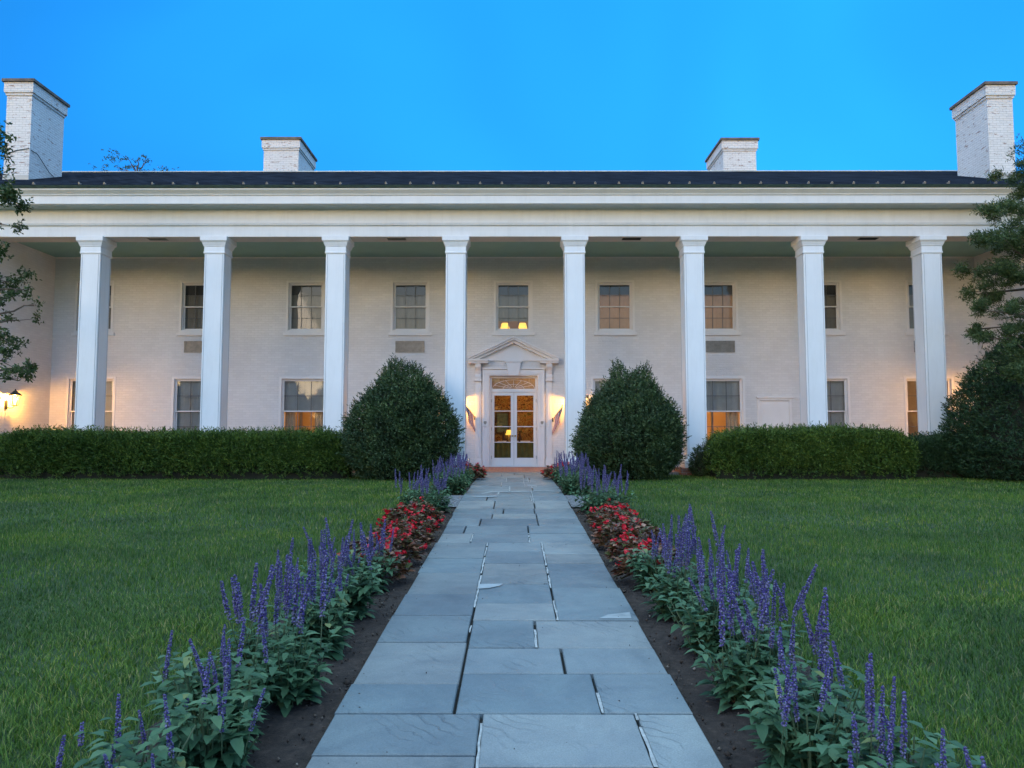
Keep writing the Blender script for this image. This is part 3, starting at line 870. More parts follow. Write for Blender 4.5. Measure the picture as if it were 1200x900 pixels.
# windows
def frame_ring(m, x0, x1, y0, y1, z0_, z1_, t):
    m.box(x0, x0 + t, y0, y1, z0_, z1_); m.box(x1 - t, x1, y0, y1, z0_, z1_)
    m.box(x0 + t, x1 - t, y0, y1, z1_ - t, z1_); m.box(x0 + t, x1 - t, y0, y1, z0_, z0_ + t)
def window(x, za, zb, wd, blind=None, bfrom=0.0, bmat="blind", curt=None, key=True):
    m = MB()
    xa, xb = x - wd / 2, x + wd / 2
    # brick mould, 12 mm proud of the wall, then the box frame and two sashes set back in depth
    frame_ring(m, xa - 0.02, xb + 0.02, WY - 0.014, WY + 0.05, za - 0.02, zb + 0.02, 0.075)
    frame_ring(m, xa + 0.055, xb - 0.055, WY + 0.05, WY + 0.16, za + 0.055, zb - 0.055, 0.03)
    zm_ = (za + zb) / 2
    fx0, fx1 = xa + 0.085, xb - 0.085
    panes = MB(); mun = MB()
    for (s0, s1, yy) in ((zm_ - 0.018, zb - 0.085, WY + 0.068), (za + 0.085, zm_ + 0.018, WY + 0.112)):
        frame_ring(m, fx0, fx1, yy, yy + 0.035, s0, s1, 0.038)
        gx0, gx1, gz0, gz1 = fx0 + 0.038, fx1 - 0.038, s0 + 0.038, s1 - 0.038
        for q in (1, 2):
            t = gx0 + (gx1 - gx0) * q / 3
            mun.box(t - 0.009, t + 0.009, yy + 0.006, yy + 0.03, gz0, gz1)
        t = (gz0 + gz1) / 2
        mun.box(gx0, gx1, yy + 0.008, yy + 0.028, t - 0.009, t + 0.009)
        panes.face([(gx0, yy + 0.018, gz0), (gx1, yy + 0.018, gz0), (gx1, yy + 0.018, gz1), (gx0, yy + 0.018, gz1)])
    o = part(m, "window", "trim_paint", house, 0.004)
    part(panes, "pane", "window_glass", o); part(mun, "muntins", "muntin_paint", o)
    s_ = MB(); s_.box(xa - 0.08, xb + 0.08, WY - 0.06, WY + 0.02, za - 0.12, za - 0.024)
    part(s_, "sill", "trim_paint", o, 0.006)
    if key:
        k_ = MB(); k_.prism([(x - 0.12, zb + 0.03), (x + 0.12, zb + 0.03), (x + 0.17, zb + 0.36), (x - 0.17, zb + 0.36)], 'y', WY - 0.012, WY + 0.005)
        part(k_, "keystone", "painted_brick", o)
    if blind:
        b_ = MB(); h = zb - za
        zb0 = za + h * bfrom
        n_ = 24
        for q in range(n_):
            u0_, u1_ = fx0 + (fx1 - fx0) * q / n_, fx0 + (fx1 - fx0) * (q + 1) / n_
            f0, f1 = 0.006 * math.sin(q * 1.9), 0.006 * math.sin((q + 1) * 1.9)
            b_.face([(u0_, WY + 0.20 + f0, zb0), (u1_, WY + 0.20 + f1, zb0), (u1_, WY + 0.20 + f1, zb), (u0_, WY + 0.20 + f0, zb)])
        b_.box(fx0, fx1, WY + 0.19, WY + 0.21, zb0 - 0.02, zb0)
        part(b_, "blind", bmat, o)
    if curt:
        for (ca, cb_) in curt:
            c_ = MB(); n_ = 16
            for q in range(n_):
                f0, f1 = 0.03 * math.sin(q * 1.3), 0.03 * math.sin((q + 1) * 1.3)
                a0, a1 = fx0 + (fx1 - fx0) * (ca + (cb_ - ca) * q / n_), fx0 + (fx1 - fx0) * (ca + (cb_ - ca) * (q + 1) / n_)
                c_.face([(a0, WY + 0.34 + f0, za), (a1, WY + 0.34 + f1, za), (a1, WY + 0.34 + f1, zb), (a0, WY + 0.34 + f0, zb)])
            part(c_, "curtain", "curtain", o)
    return o
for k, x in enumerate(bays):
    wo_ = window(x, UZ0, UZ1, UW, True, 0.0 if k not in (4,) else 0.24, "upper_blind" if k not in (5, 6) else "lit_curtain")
    b_ = MB(); b_.box(x - UW / 2 + .09, x + UW / 2 - .09, WY + 0.172, WY + 0.182, UZ1 - .42, UZ1 - .03); part(b_, "dark_reflection_strip", "reflection_dark", wo_)  # dark strip standing in for the dark reflection across the top panes
    if k == 4: continue
    lit = k in (2, 5, 6)
    window(x, LZ0, LZ1, LW, True, 0.5 if lit else 0.0, "blind" if k != 8 else "lit_curtain", [(0, .24), (.34, .40), (.70, 1)] if lit else None, key=True)
# through-wall grilles and blocked panels under the upper windows
def grille(px0, px1, py0, py1):
    xa, xb = xat(px0, WY, 405), xat(px1, WY, 405); za, zb = zat(py1, WY), zat(py0, WY)
    m = MB(); frame_ring(m, xa, xb, WY - 0.03, WY + 0.01, za, zb, 0.03)
    n_ = 9
    for q in range(n_):
        z = za + 0.04 + (zb - za - 0.08) * q / (n_ - 1)
        m.box(xa + 0.03, xb - 0.03, WY - 0.022, WY - 0.004, z - 0.006, z + 0.006)
    m.box(xa + 0.03, xb - 0.03, WY - 0.003, WY + 0.002, za + 0.03, zb - 0.03)
    part(m, "wall_grille", "grille", house, 0.003)
for px in (233, 480.5, 844, 1088): grille(px - 17, px + 17, 399.5, 413)
for px in (357, 721):
    xa, xb = xat(px - 18, WY, 410), xat(px + 18, WY, 410); za, zb = zat(421, WY), zat(398, WY)
    m = MB(); m.box(xa, xb, WY - 0.012, WY + 0.004, za, zb); part(m, "wall_panel", "painted_brick", house, 0.003)
xa = xat(963, WY, 420); m = MB(); m.box(xa - .5, xa + .5, WY - 0.012, WY + 0.004, zat(421, WY), zat(418.5, WY)); part(m, "wall_panel", "painted_brick")
# white hatch door between two ground floor windows
xa, xb = xat(890, WY, 480), xat(925, WY, 480); zt_ = zat(469, WY)
m = MB(); frame_ring(m, xa - .06, xb + .06, WY - 0.055, WY + 0.01, -0.0, zt_ + .06, 0.07); m.box(xa - .10, xb + .10, WY - 0.09, WY + 0.01, zt_ + .062, zt_ + .11)
m.box(xa + .022, xb - .022, WY - 0.006, WY + 0.012, 0.072, zt_ - .022); m.box(xa + .1, xb - .1, WY - .016, WY - .005, .2, zt_ - .12)
hd = part(m, "hatch_door", "trim_paint", house, 0.004)
m = MB(); m.lathe(xb - .1, WY - .03, [(1.0, .001), (1.01, .02), (1.03, .02), (1.04, .001)], 10); part(m, "handle", "brass", hd)

# --- entrance: casing, pilasters, brackets, pediment, keystone
s = MB()
xl, xr = xat(566.7, WY, 480), xat(637, WY, 480)
DX = (xl + xr) / 2
hwid = (xr - xl) / 2
ho = (dx1 - dx0) / 2
ztc = zat(432, WY)
for q in (-1, 1):
    a, b = DX + q * ho, DX + q * hwid
    x0_, x1_ = min(a, b), max(a, b)
    s.box(x0_, x1_, WY - 0.07, WY + 0.01, 0.0, DZ1)
    s.box(x0_ + 0.05 * (q > 0), x1_ - 0.05 * (q < 0), WY - 0.095, WY - 0.068, 0.0, DZ1 + 0.045)
    s.box(DX + q * hwid - 0.03, DX + q * hwid + 0.03, WY - 0.11, WY + 0.01, 0.0, ztc - 0.03)
s.box(DX - hwid + 0.03, DX + hwid - 0.03, WY - 0.07, WY + 0.01, DZ1 + 0.002, ztc - 0.03)
s.box(DX - hwid + 0.032, DX + hwid - 0.032, WY - 0.092, WY - 0.068, DZ1 + 0.05, ztc - 0.034)
s.box(DX - hwid - 0.05, DX + hwid + 0.05, WY - 0.14, WY + 0.01, ztc - 0.028, ztc + 0.02)
s.box(DX - ho - 0.03, DX + ho + 0.03, WY - 0.02, WY + 0.10, -0.001, 0.03)
surround = part(s, "door_surround", "trim_paint", house, 0.006)
for q in (-1, 1):
    p_ = MB()
    xa, xb = sorted((xat(601.9 + q * 44.8, WY, 480), xat(601.9 + q * 38, WY, 480)))
    p_.box(xa, xb, WY - 0.06, WY + 0.01, 0.0, zat(446, WY)); p_.box(xa - .03, xb + .03, WY - 0.08, WY + 0.01, 0, 0.25)
    p_.box(xa + .05, xb - .05, WY - 0.075, WY - 0.058, 0.3, zat(452, WY))
    part(p_, "pilaster", "trim_paint", surround, 0.005)
    b_ = MB()
    xa, xb = sorted((xat(601.9 + q * 45, WY, 430), xat(601.9 + q * 38, WY, 430)))
    zt1, zb1 = zat(423.4, WY), zat(445, WY)
    prof = [(WY + .01, zt1), (WY - .30, zt1), (WY - .30, zt1 - .05), (WY - .26, zt1 - .10), (WY - .24, zt1 - .20), (WY - .15, zt1 - .30), (WY - .10, zt1 - .42), (WY - .12, zt1 - .50), (WY - .10, zb1), (WY + .01, zb1)]
    b_.prism(prof, 'x', xa, xb)
    b_.prism([(a_ - .012 if a_ < WY else a_, z_) for a_, z_ in prof], 'x', (xa + xb) / 2 - .04, (xa + xb) / 2 + .04)
    b_.box(xa - .03, xb + .03, WY - .32, WY + .01, zt1 - .035, zt1 + .002)
    b_.box(xa - .02, xb + .02, WY - .14, WY + .01, zb1 - .05, zb1)
    part(b_, "bracket", "trim_paint", surround, 0.005)
# pediment
pd = MB()
xe0, xe1 = xat(549, WY - .3, 420), xat(654.5, WY - .3, 420)
pc = (xe0 + xe1) / 2; ph_ = (xe1 - xe0) / 2
zb_ = zat(423, WY - .3); za_ = zat(394, WY - .3)
def rake(t0, t1, y):
    for q in (-1, 1):
        sl_ = (za_ - zb_ - 0.12) / ph_
        L = [(pc + q * ph_, zb_ + .12 - t0 * .0), (pc, za_)]
        pd.prism([(pc + q * ph_, zb_ + .12 - t0), (pc, za_ - t0), (pc, za_ - t1), (pc + q * ph_, zb_ + .12 - t1)], 'y', y, WY + 0.01)
rake(0.0, 0.05, WY - .38); rake(0.05, 0.11, WY - .33); rake(0.11, 0.20, WY - .22)
for q in (-1, 1):
    a, b = sorted((pc + q * ph_, pc + q * (ph_ - 0.62)))
    pd.box(a, b, WY - .345, WY + .01, zb_ + .005, zb_ + .065)
    pd.box(a + .03, b - .0, WY - .30, WY + .01, zb_ - .06, zb_ + .005)
pd.prism([(pc - ph_ + .2, zb_ + .03), (pc, za_ - .15), (pc + ph_ - .2, zb_ + .03)], 'y', WY - .05, WY + .01)
part(pd, "pediment", "trim_paint", surround, 0.004)
k_ = MB()
kz0, kz1 = zat(440.5, WY), zat(425, WY)
k_.prism([(DX - .16, kz0 + .0), (DX + .16, kz0 + .0), (DX + .24, kz1), (DX - .24, kz1)], 'y', WY - .17, WY)
k_.box(DX - .27, DX + .27, WY - .19, WY, kz1 + .001, kz1 + .05)
part(k_, "keystone", "trim_paint", surround, 0.006)
# small plaques with a shield on both casings
for q in (-1, 1):
    x = xat(601.9 + q * 33.2, WY, 495); z = zat(495.5, WY)
    m = MB(); m.box(x - .09, x + .09, WY - .125, WY - .09, z - .12, z + .12)
    pq = part(m, "plaque", "trim_paint", surround, 0.006)
    m = MB(); m.prism([(x - .045, z + .05), (x + .045, z + .05), (x + .045, z - .01), (x, z - .06), (x - .045, z - .01)], 'y', WY - .131, WY - .124); part(m, "emblem", "grille", pq)
# transom with fan tracery
tz0, tz1 = zat(456.5, WY), DZ1 - 0.01
m = MB(); tx0, tx1 = dx0 + .01, dx1 - .01
frame_ring(m, tx0, tx1, WY + .12, WY + .2, tz0 - .03, tz1, .06)
m.box(tx0 + .06, tx1 - .06, WY + .125, WY + .19, tz0 - .1 + .07, tz0 + .031)
xm = (tx0 + tx1) / 2; half = (tx1 - tx0) / 2 - .08; hh = tz1 - tz0 - .14
for q in range(1, 8):
    a = math.pi * q / 8
    m.tube([(xm + .10 * math.cos(a) * 1.0, WY + .15, tz0 + .035 + .05 * math.sin(a)), (xm + half * math.cos(a), WY + .15, tz0 + .035 + hh * math.sin(a))], .007, 5)
m.tube([(xm + half * math.cos(math.pi * q / 24), WY + .15, tz0 + .03 + hh * math.sin(math.pi * q / 24)) for q in range(25)], .008, 5)
m.tube([(xm + half * .5 * math.cos(math.pi * q / 16), WY + .15, tz0 + .03 + hh * .5 * math.sin(math.pi * q / 16)) for q in range(17)], .006, 5)
tr = part(m, "transom", "trim_paint", house)
m = MB(); m.face([(tx0 + .05, WY + .165, tz0), (tx1 - .05, WY + .165, tz0), (tx1 - .05, WY + .165, tz1), (tx0 + .05, WY + .165, tz1)]); part(m, "pane", "window_glass", tr)
m = MB()
for q in range(20):
    a0, a1 = tx0 + .05 + (tx1 - tx0 - .1) * q / 20, tx0 + .05 + (tx1 - tx0 - .1) * (q + 1) / 20
    m.face([(a0, WY + .22 + .01 * (q % 2), tz0), (a1, WY + .22 + .01 * ((q + 1) % 2), tz0), (a1, WY + .22 + .01 * ((q + 1) % 2), tz1), (a0, WY + .22 + .01 * (q % 2), tz1)])
part(m, "curtain", "lit_curtain", tr)
# two glazed door leaves
ja, jb = xat(575.8, WY + .13, 500), xat(628.6, WY + .13, 500)
zd = zat(459.5, WY + .12)
m = MB(); m.box(dx0 + .002, ja - .004, WY + .10, WY + .22, 0, tz0 - .032); m.box(jb + .004, dx1 - .002, WY + .10, WY + .22, 0, tz0 - .032); m.box(ja - .002, jb + .002, WY + .10, WY + .22, zd + .004, tz0 - .032)
part(m, "door_frame", "trim_paint", house)
jm = (ja + jb) / 2
for q, (a, b) in enumerate(((ja, jm - .003), (jm + .003, jb))):
    m = MB(); y0_, y1_ = WY + .13, WY + .175
    st, br, tp = .095, .26, .11
    m.box(a, a + st, y0_, y1_, .02, zd); m.box(b - st, b, y0_, y1_, .02, zd)
    m.box(a + st, b - st, y0_, y1_, .02, .02 + br); m.box(a + st, b - st, y0_, y1_, zd - tp, zd)
    g0, g1 = .02 + br, zd - tp
    for r_ in (1, 2, 3):
        z = g0 + (g1 - g0) * r_ / 4; m.box(a + st, b - st, y0_ + .004, y1_ - .004, z - .013, z + .013)
    o = part(m, "door", "trim_paint", house, 0.004)
    m = MB(); m.face([(a + st, y0_ + .022, g0), (b - st, y0_ + .022, g0), (b - st, y0_ + .022, g1), (a + st, y0_ + .022, g1)]); part(m, "pane", "window_glass", o)
    hx = b - .045 if q == 0 else a + .045
    m = MB(); m.lathe(hx, 0, [(0, .004), (.004, .022), (.03, .012), (.045, .028), (.065, .028), (.075, .008)], 12)
    m.v = [(x_, y0_ - z_, .98 + y_) for x_, y_, z_ in m.v]
    part(m, "handle", "brass", o, 0, True)
    for hz in (.3, 1.2, 2.1):
        h_ = MB(); hx2 = a + .0 if q == 0 else b
        h_.box(hx2 - .012, hx2 + .012, y0_ - .012, y0_ - .001, hz - .05, hz + .05); part(h_, "hinge", "grille", o)
# interior rooms
m = MB()
m.box(-14.8, 14.8, 23.9, 33.6, -0.04, -0.002); part(m, "interior_floor", "room_floor")
m = MB(); m.box(-14.8, 14.8, 23.902, 33.6, 3.25, 3.45); m.box(-14.8, 14.8, 23.902, 33.6, 6.68, 6.74); part(m, "interior_ceiling", "room_wall")
m = MB()
for x in (-2.3, 2.3, -8.3, 8.3, -12, 12): m.box(x - .06, x + .06, 23.902, 30, 0, 3.248)
for x in (-8.3, -5, -1.7, 1.7, 5, 8.3): m.box(x - .06, x + .06, 23.902, 28, 3.452, 6.678)
m.box(-14.8, -2.362, 29.0, 29.1, 0, 3.246); m.box(2.362, 14.8, 29.0, 29.1, 0, 3.246); m.box(-14.8, 14.8, 28.002, 28.1, 3.454, 6.676)
part(m, "interior_wall", "room_wall")
m = MB(); m.box(-2.238, 2.238, 26.6, 26.7, 0, 3.246); part(m, "interior_wall", "wallpaper")
# lattice vent at the foot of the terrace
m = MB()
x = xat(842, 20.12, 545); frame_ring(m, x - .16, x + .16, 20.1, 20.14, -.08, .17, .02)
for q in range(5):
    m.box(x - .14 + .07 * q - .008, x - .14 + .07 * q + .008, 20.112, 20.122, -.06, .15); 
for q in range(3): m.box(x - .14, x + .14, 20.123, 20.133, -.03 + .07 * q - .008, -.03 + .07 * q + .008)
part(m, "lattice_vent", "trim_paint")
# wires and a lightning clamp on the left end chimney
m = MB(); zz = zat(190, cy0)
xa, xb = at(8, 177, cy0).x, at(36, 177, cy0).x
m.tube([at(8, 180, cy0 - .02), at(20, 176, cy0 - .02), at(33.5, 174, cy0 - .02), (xb + .02, cy0 + .3, zat(174, cy0) - .05), (xb + .02, cy0 + .9, zat(180, cy0) - .25), (xb + .02, cy1 - .1, zat(192, cy0) - .1)], .012, 5)
part(m, "cable", "black_iron")

# furniture seen through the entrance
t = thing("console_table", "skirted table in olive green cloth just inside the glazed doors", "table", (0, 25.5, 0))
m = MB(); n_ = 60; half_ = 1.1
ring = []
for q in range(n_ + 1):
    u = -half_ + 2 * half_ * q / n_
    ring.append((u, -0.35 + .025 * math.sin(q * 1.25)))
ring += [(half_, .35), (-half_, .35)]
i0 = len(m.v)
m.v += [(x_, y_, .0) for x_, y_ in ring] + [(x_ * .97, y_ * .93, .74) for x_, y_ in ring]
k2 = len(ring)
for j in range(k2):
    m.f.append((i0 + j, i0 + (j + 1) % k2, i0 + k2 + (j + 1) % k2, i0 + k2 + j)); m.m.append(0)
m.build("cloth", "green_cloth", t)
m = MB(); m.box(-1.08, 1.08, -.34, .34, .735, .765); m.build("tabletop", "green_cloth", t, .006)
sh = MB(); 
for px, w_, d_ in ((-.42, .3, .2), (.38, .34, .18), (.05, .2, .14)):
    o = thing("leaflet_pile", {-.42: "white leaflets piled at the left on the green entrance table", .38: "white leaflets piled at the right on the green entrance table", .05: "small pile of white papers at the middle of the entrance table"}[px], "leaflets", (px, 25.4, .766), "papers on the entrance table")
    mm_ = MB(); mm_.box(-w_ / 2, w_ / 2, -d_ / 2, d_ / 2, 0, .03); mm_.box(-w_ / 2 + .01, w_ / 2 + .005, -d_ / 2 + .01, d_ / 2 + .01, .031, .045); mm_.build("sheets", "paper", o)
def table_lamp(x, y, z, label, s=1.0):
    l = thing("table_lamp", label, "lamp", (x, y, z), "lit table lamps indoors")
    a = MB(); a.lathe(0, 0, [(0, .08 * s), (.02 * s, .085 * s), (.04 * s, .03 * s), (.12 * s, .07 * s), (.2 * s, .06 * s), (.28 * s, .015 * s), (.36 * s, .012 * s)], 16); a.build("base", "brass", l, 0, True)
    a = MB(); a.lathe(0, 0, [(.30 * s, .15 * s), (.52 * s, .09 * s)], 20); a.build("lamp_shade", "shade_glow", l, 0, True)
    return l
table_lamp(-.18, 25.6, .766, "small lit brass lamp on the green table inside the entrance", .8)
table_lamp(-.30, 24.10, UZ0 - .24, "lit lamp with yellow shade at the left in the upper window above the entrance", 1.15)
table_lamp(.28, 24.10, UZ0 - .24, "lit lamp with yellow shade at the right in the upper window above the entrance", 1.15)
wt = thing("window_table", "dark wood table carrying the two lamps behind the middle upper window", "table", (0, 24.13, 3.45))
m = MB(); m.box(-.8, .8, -.17, .22, UZ0 - .24 - 3.45 - .035, UZ0 - .24 - 3.45); m.build("tabletop", "dark_wood", wt, .005)
for sx in (-1, 1):
    for sy_ in (-1, 1):
        m = MB(); m.sqloft(sx * .74, sy_ * .14, [(0.002, .02), (UZ0 - .24 - 3.45 - .036, .03)]); m.build("leg", "dark_wood", wt)
pf = thing("picture_frame", "dark framed teal picture on the floral wall inside the entrance", "picture", (-.42, 26.56, 1.45))
m = MB(); frame_ring(m, -.24, .24, -.03, .03, -.38, .38, .05); m.build("frame", "dark_wood", pf, .006)
m = MB(); m.box(-.19, .19, -.005, .01, -.33, .33); m.build("picture", "teal_picture", pf)
for (x, k) in ((-.33, "left"), (-.06, "right")):
    v_ = thing("vase", "dark slender vase on the green entrance table, %s of the lamp" % k, "vase", (x - .02 if k == "left" else .2, 25.62, .766))
    m = MB(); m.lathe(0, 0, [(0, .05), (.05, .07), (.15, .06), (.25, .025), (.36, .03), (.38, .04)], 14); m.build("body", "dark_wood", v_, 0, True)

def point(name, loc, e, c=(1.0, .55, .2), r=.08):
    l = bpy.data.lights.new(name, 'POINT'); l.energy = e; l.color = c; l.shadow_soft_size = r
    o = bpy.data.objects.new(name, l); col.objects.link(o); o.location = loc
    return o
point("hall_light", (.6, 24.9, 2.75), 10)
for x, e_ in ((bays[2] - .2, 10), (bays[5] + .4, 10), (bays[6] + .2, 10)): point("room_or_glow_light", (x, 26.0, 1.7), e_ * 2.2, (1.0, .60, .27))
point("room_or_glow_light", (bays[8], 25.2, 1.8), 6, (1.0, .5, .2))
point("room_or_glow_light", (0, 25.0, 5.4), 4, (1.0, .6, .2))
point("room_or_glow_light", (bays[5] + .1, 25.0, 4.9), 6, (1.0, .58, .22))  # added glow behind the blind, imitating a golden sunset reflection in the panes
point("room_or_glow_light", (bays[6] - .2, 25.0, 4.9), 6, (1.0, .58, .22))  # likewise added to imitate the golden reflection, not a lamp of the room

# wall lanterns
def lantern(loc, rz, label, energy):
    l = thing("wall_lantern", label, "wall lantern", loc, "wall lanterns of the portico")
    l.rotation_euler.z = rz
    a = MB(); a.box(-.06, .06, -.02, .0, -.16, .10); a.build("backplate", "black_iron", l, .006)
    a = MB(); a.tube([(0, -.02, -.08), (0, -.10, -.13), (0, -.20, -.12), (0, -.26, -.06)], .012, 8); a.build("arm", "black_iron", l)
    a = MB(); a.lathe(0, -.26, [(.24, .17), (.26, .165), (.33, .08), (.37, .05), (.39, .02), (.43, .015)], 6); a.build("cap", "black_iron", l)
    a = MB()
    for k in range(6):
        an = 2 * math.pi * k / 6
        a.tube([(.085 * math.cos(an), -.26 + .085 * math.sin(an), -.05), (.14 * math.cos(an), -.26 + .14 * math.sin(an), .24)], .006, 5)
    a.lathe(0, -.26, [(-.07, .05), (-.05, .088), (-.045, .088)], 6); a.build("cage", "black_iron", l)
    a = MB(); a.lathe(0, -.26, [(-.03, .02), (.03, .022), (.08, .05), (.13, .045), (.16, .01)], 12); a.build("bulb", "lamp_glow", l, 0, True)
    L = point("lantern_light", Vector(loc) + Matrix.Rotation(rz, 3, 'Z') @ Vector((0, -.26, .20)), energy, (1.0, .47, .075), .03)
lz = zat(475, 21.5)
lantern((-14.79, 21.55, zat(473, 21.55)), R(90), "black wall lantern lit yellow on the white side wall at the left edge", 36)
lantern((14.79, 21.55, zat(465, 21.55)), R(-90), "black wall lantern glowing on the right side wall behind the tree", 32)
lantern((xat(534, WY, 470), WY, zat(478, WY)), 0, "black wall lantern left of the entrance, hidden behind a column", 17)
lantern((xat(670.5, WY, 470), WY, zat(478, WY)), 0, "black wall lantern right of the entrance, hidden behind a column", 17)

# small flags on staffs beside the entrance
def flag(px, py, q, label):
    b = at(px, py, WY - .02)
    f = thing("flag", label, "flag", (b.x, WY, b.z), "flags beside the entrance")
    a = MB(); a.box(-.03, .03, -.05, .0, -.06, .06); a.build("bracket", "black_iron", f, .004)
    tipv = Vector((q * .30, -.30, .44)); root = Vector((0, -.04, 0))
    a = MB(); a.tube([root, tipv], .009, 8); a.lathe(tipv.x, tipv.y, [(tipv.z - .01, .004), (tipv.z, .018), (tipv.z + .02, .018), (tipv.z + .035, .004)], 8); a.build("staff", "brass", f)
    a = MB(); nu, nv = 26, 12
    grid = {}
    for i in range(nu + 1):
        s_ = i / nu
        h = root.lerp(tipv, .18 + .80 * s_)
        for j in range(nv + 1):
            t_ = j / nv
            drop = .58 * t_
            wav = .035 * math.sin(7 * s_ + 2.4 * t_) * (.3 + t_)
            grid[i, j] = (h.x * (1 - .25 * t_) + q * .03 * math.sin(5 * t_ + s_) - q * .04 * t_ * (1 - s_), h.y + wav + .06 * t_, h.z - drop + .05 * t_ * s_)
    for i in range(nu):
        for j in range(nv):
            st = i * 13 // nu
            mi = 0 if st % 2 == 0 else 1
            if j < nv * .42 and i >= nu * 6 / 13: mi = 2 if not (i % 3 == 1 and j % 2 == 1) else 1
            a.face([grid[i, j], grid[i + 1, j], grid[i + 1, j + 1], grid[i, j + 1]], mi)
    a.build("cloth", ["flag_red", "flag_white", "flag_blue"], f)
flag(557, 490, -1, "small striped flag hanging from a staff left of the glazed doors")
flag(647.5, 492, 1, "small striped flag hanging from a staff right of the glazed doors")

# ================================================================== VEGETATION
def sprigs(P, D, n_leaf, slen, L, W, spread=0.9):
    """short shoots: every point P grows n_leaf leaves along direction D"""
    n = len(P)
    out = []
    for k in range(n_leaf):
        t = (k + 0.5) / n_leaf
        pos = P + D * (slen * t)
        rd = randdir(n)
        d = D * (1 - spread * (1 - t * .6)) + rd * spread
        out.append(leaves(pos, d, rd[:, ::-1] + .3, L * rng.uniform(.7, 1.2, n), W * rng.uniform(.8, 1.2, n), .2, .1))
    return cat_mesh(out)

def shrub(name, label, cat, center, prof, H, n, matn, seed, L=.075, W=.026, slen=.13, nl=7, aniso=1.0, group=None, bumps=0.27, peaks=()):
    """prof: list of (t, radius); lumpy surface with shoots pointing out and up"""
    r = thing(name, label, cat, center, group)
    lf = lumps(seed, 9, 1.6, 4.5); lf2 = lumps(seed + 1, 9, 6, 13)
    ts = np.array([p[0] for p in prof]); rs = np.array([p[1] for p in prof])
    # area weighted heights
    tt = rng.random(n * 3); keep = rng.random(n * 3) < np.interp(tt, ts, rs) / rs.max() + .08
    tt = tt[keep][:n]; m = len(tt)
    th = rng.uniform(0, 2 * math.pi, m)
    def surf(tt, th, dep):
        rad = np.interp(tt, ts, rs)
        p = np.stack([np.cos(th) * rad * aniso, np.sin(th) * rad, tt * H], 1)
        k = 1 + bumps * lf(p * 1.0 + seed) + bumps * .55 * lf2(p)
        p[:, :2] *= (k * dep)[:, None]
        p[:, 2] += .12 * H * .3 * lf(p * 1.3) * (tt > .5)
        for (ax, ay, aw, ah) in peaks:
            w_ = np.exp(-((p[:, 0] - ax) ** 2 + (p[:, 1] - ay) ** 2) / aw ** 2)
            p[:, 2] += w_ * ah * np.clip((tt - .5) * 2, 0, 1)
        return p
    dep = 1 - rng.random(m) ** 2.2 * .38
    P = surf(tt, th, dep)
    P[:, 2] = np.maximum(P[:, 2], .03)
    drdt = np.gradient(np.interp(np.linspace(0, 1, 60), ts, rs), 1 / 59) / H
    sl_ = np.interp(tt, np.linspace(0, 1, 60), drdt)
    D = nrm(np.stack([np.cos(th), np.sin(th), np.clip(-sl_, -.2, 2.5)], 1)) * .8 + np.array([0, 0, .55]) + randdir(m) * .45
    D = nrm(D)
    ka = rng.random(m) < .22
    V, T = cat_mesh([sprigs(P[~ka], D[~ka], nl, slen, L, W), sprigs(P[ka], D[ka], nl + 2, slen * 2.0, L, W, .6)])
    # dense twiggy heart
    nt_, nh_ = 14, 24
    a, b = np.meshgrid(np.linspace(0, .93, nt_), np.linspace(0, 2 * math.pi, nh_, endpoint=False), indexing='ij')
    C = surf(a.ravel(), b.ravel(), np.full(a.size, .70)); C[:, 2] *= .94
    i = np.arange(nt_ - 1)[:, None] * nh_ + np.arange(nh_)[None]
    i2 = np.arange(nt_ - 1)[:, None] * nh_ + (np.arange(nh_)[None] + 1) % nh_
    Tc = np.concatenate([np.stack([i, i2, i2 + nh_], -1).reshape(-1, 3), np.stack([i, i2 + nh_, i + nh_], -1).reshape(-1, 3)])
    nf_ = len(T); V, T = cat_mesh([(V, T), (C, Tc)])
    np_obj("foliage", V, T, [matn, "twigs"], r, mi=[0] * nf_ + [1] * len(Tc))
    k = MB(); k.tube([(0, 0, -.1), (.03, .02, H * .3), (0, 0, H * .7)], [.09, .07, .03], 8); k.build("trunk", "bark", r)
    return r
ev = [(0, .88), (.08, 1.15), (.22, 1.38), (.42, 1.42), (.58, 1.28), (.74, 1.00), (.87, .68), (.96, .40), (1, .14)]
def pos(px, Y): 
    return (xat(px, Y, 540), Y, pz(Y) - .05)
shrub("evergreen_shrub", "big dark dome shaped evergreen shrub left of the path", "shrub", pos(470, 18.9), [(a, b * .91) for a, b in ev], 2.66, 9500, "yew_leaf", 21, group="evergreen shrubs flanking the entrance", peaks=((-.15, 0, .3, .30), (.42, .1, .28, .16), (-.7, 0, .25, .12)))
shrub("evergreen_shrub", "big dark evergreen shrub with a twin peaked top right of the path", "shrub", pos(740, 18.9), [(a, b * .89) for a, b in ev], 2.50, 9500, "yew_leaf", 35, group="evergreen shrubs flanking the entrance",
      peaks=((-.32, 0, .22, .42), (.36, 0, .2, .36)))
shrub("yew_shrub", "tall dark yew below the tree at the right edge", "shrub", pos(1198, 18.6), [(0, 1.3), (.1, 1.6), (.3, 1.7), (.5, 1.45), (.7, 1.05), (.88, .55), (1, .08)], 3.5, 9000, "dark_hedge_leaf", 52)
shrub("boxwood_bush", "tiny round boxwood bush at the foot of a column beside the clipped hedge", "shrub", pos(823, 19.7), [(0, .2), (.3, .3), (.7, .27), (1, .05)], .75, 700, "yew_leaf", 61, L=.05, W=.02, slen=.07)

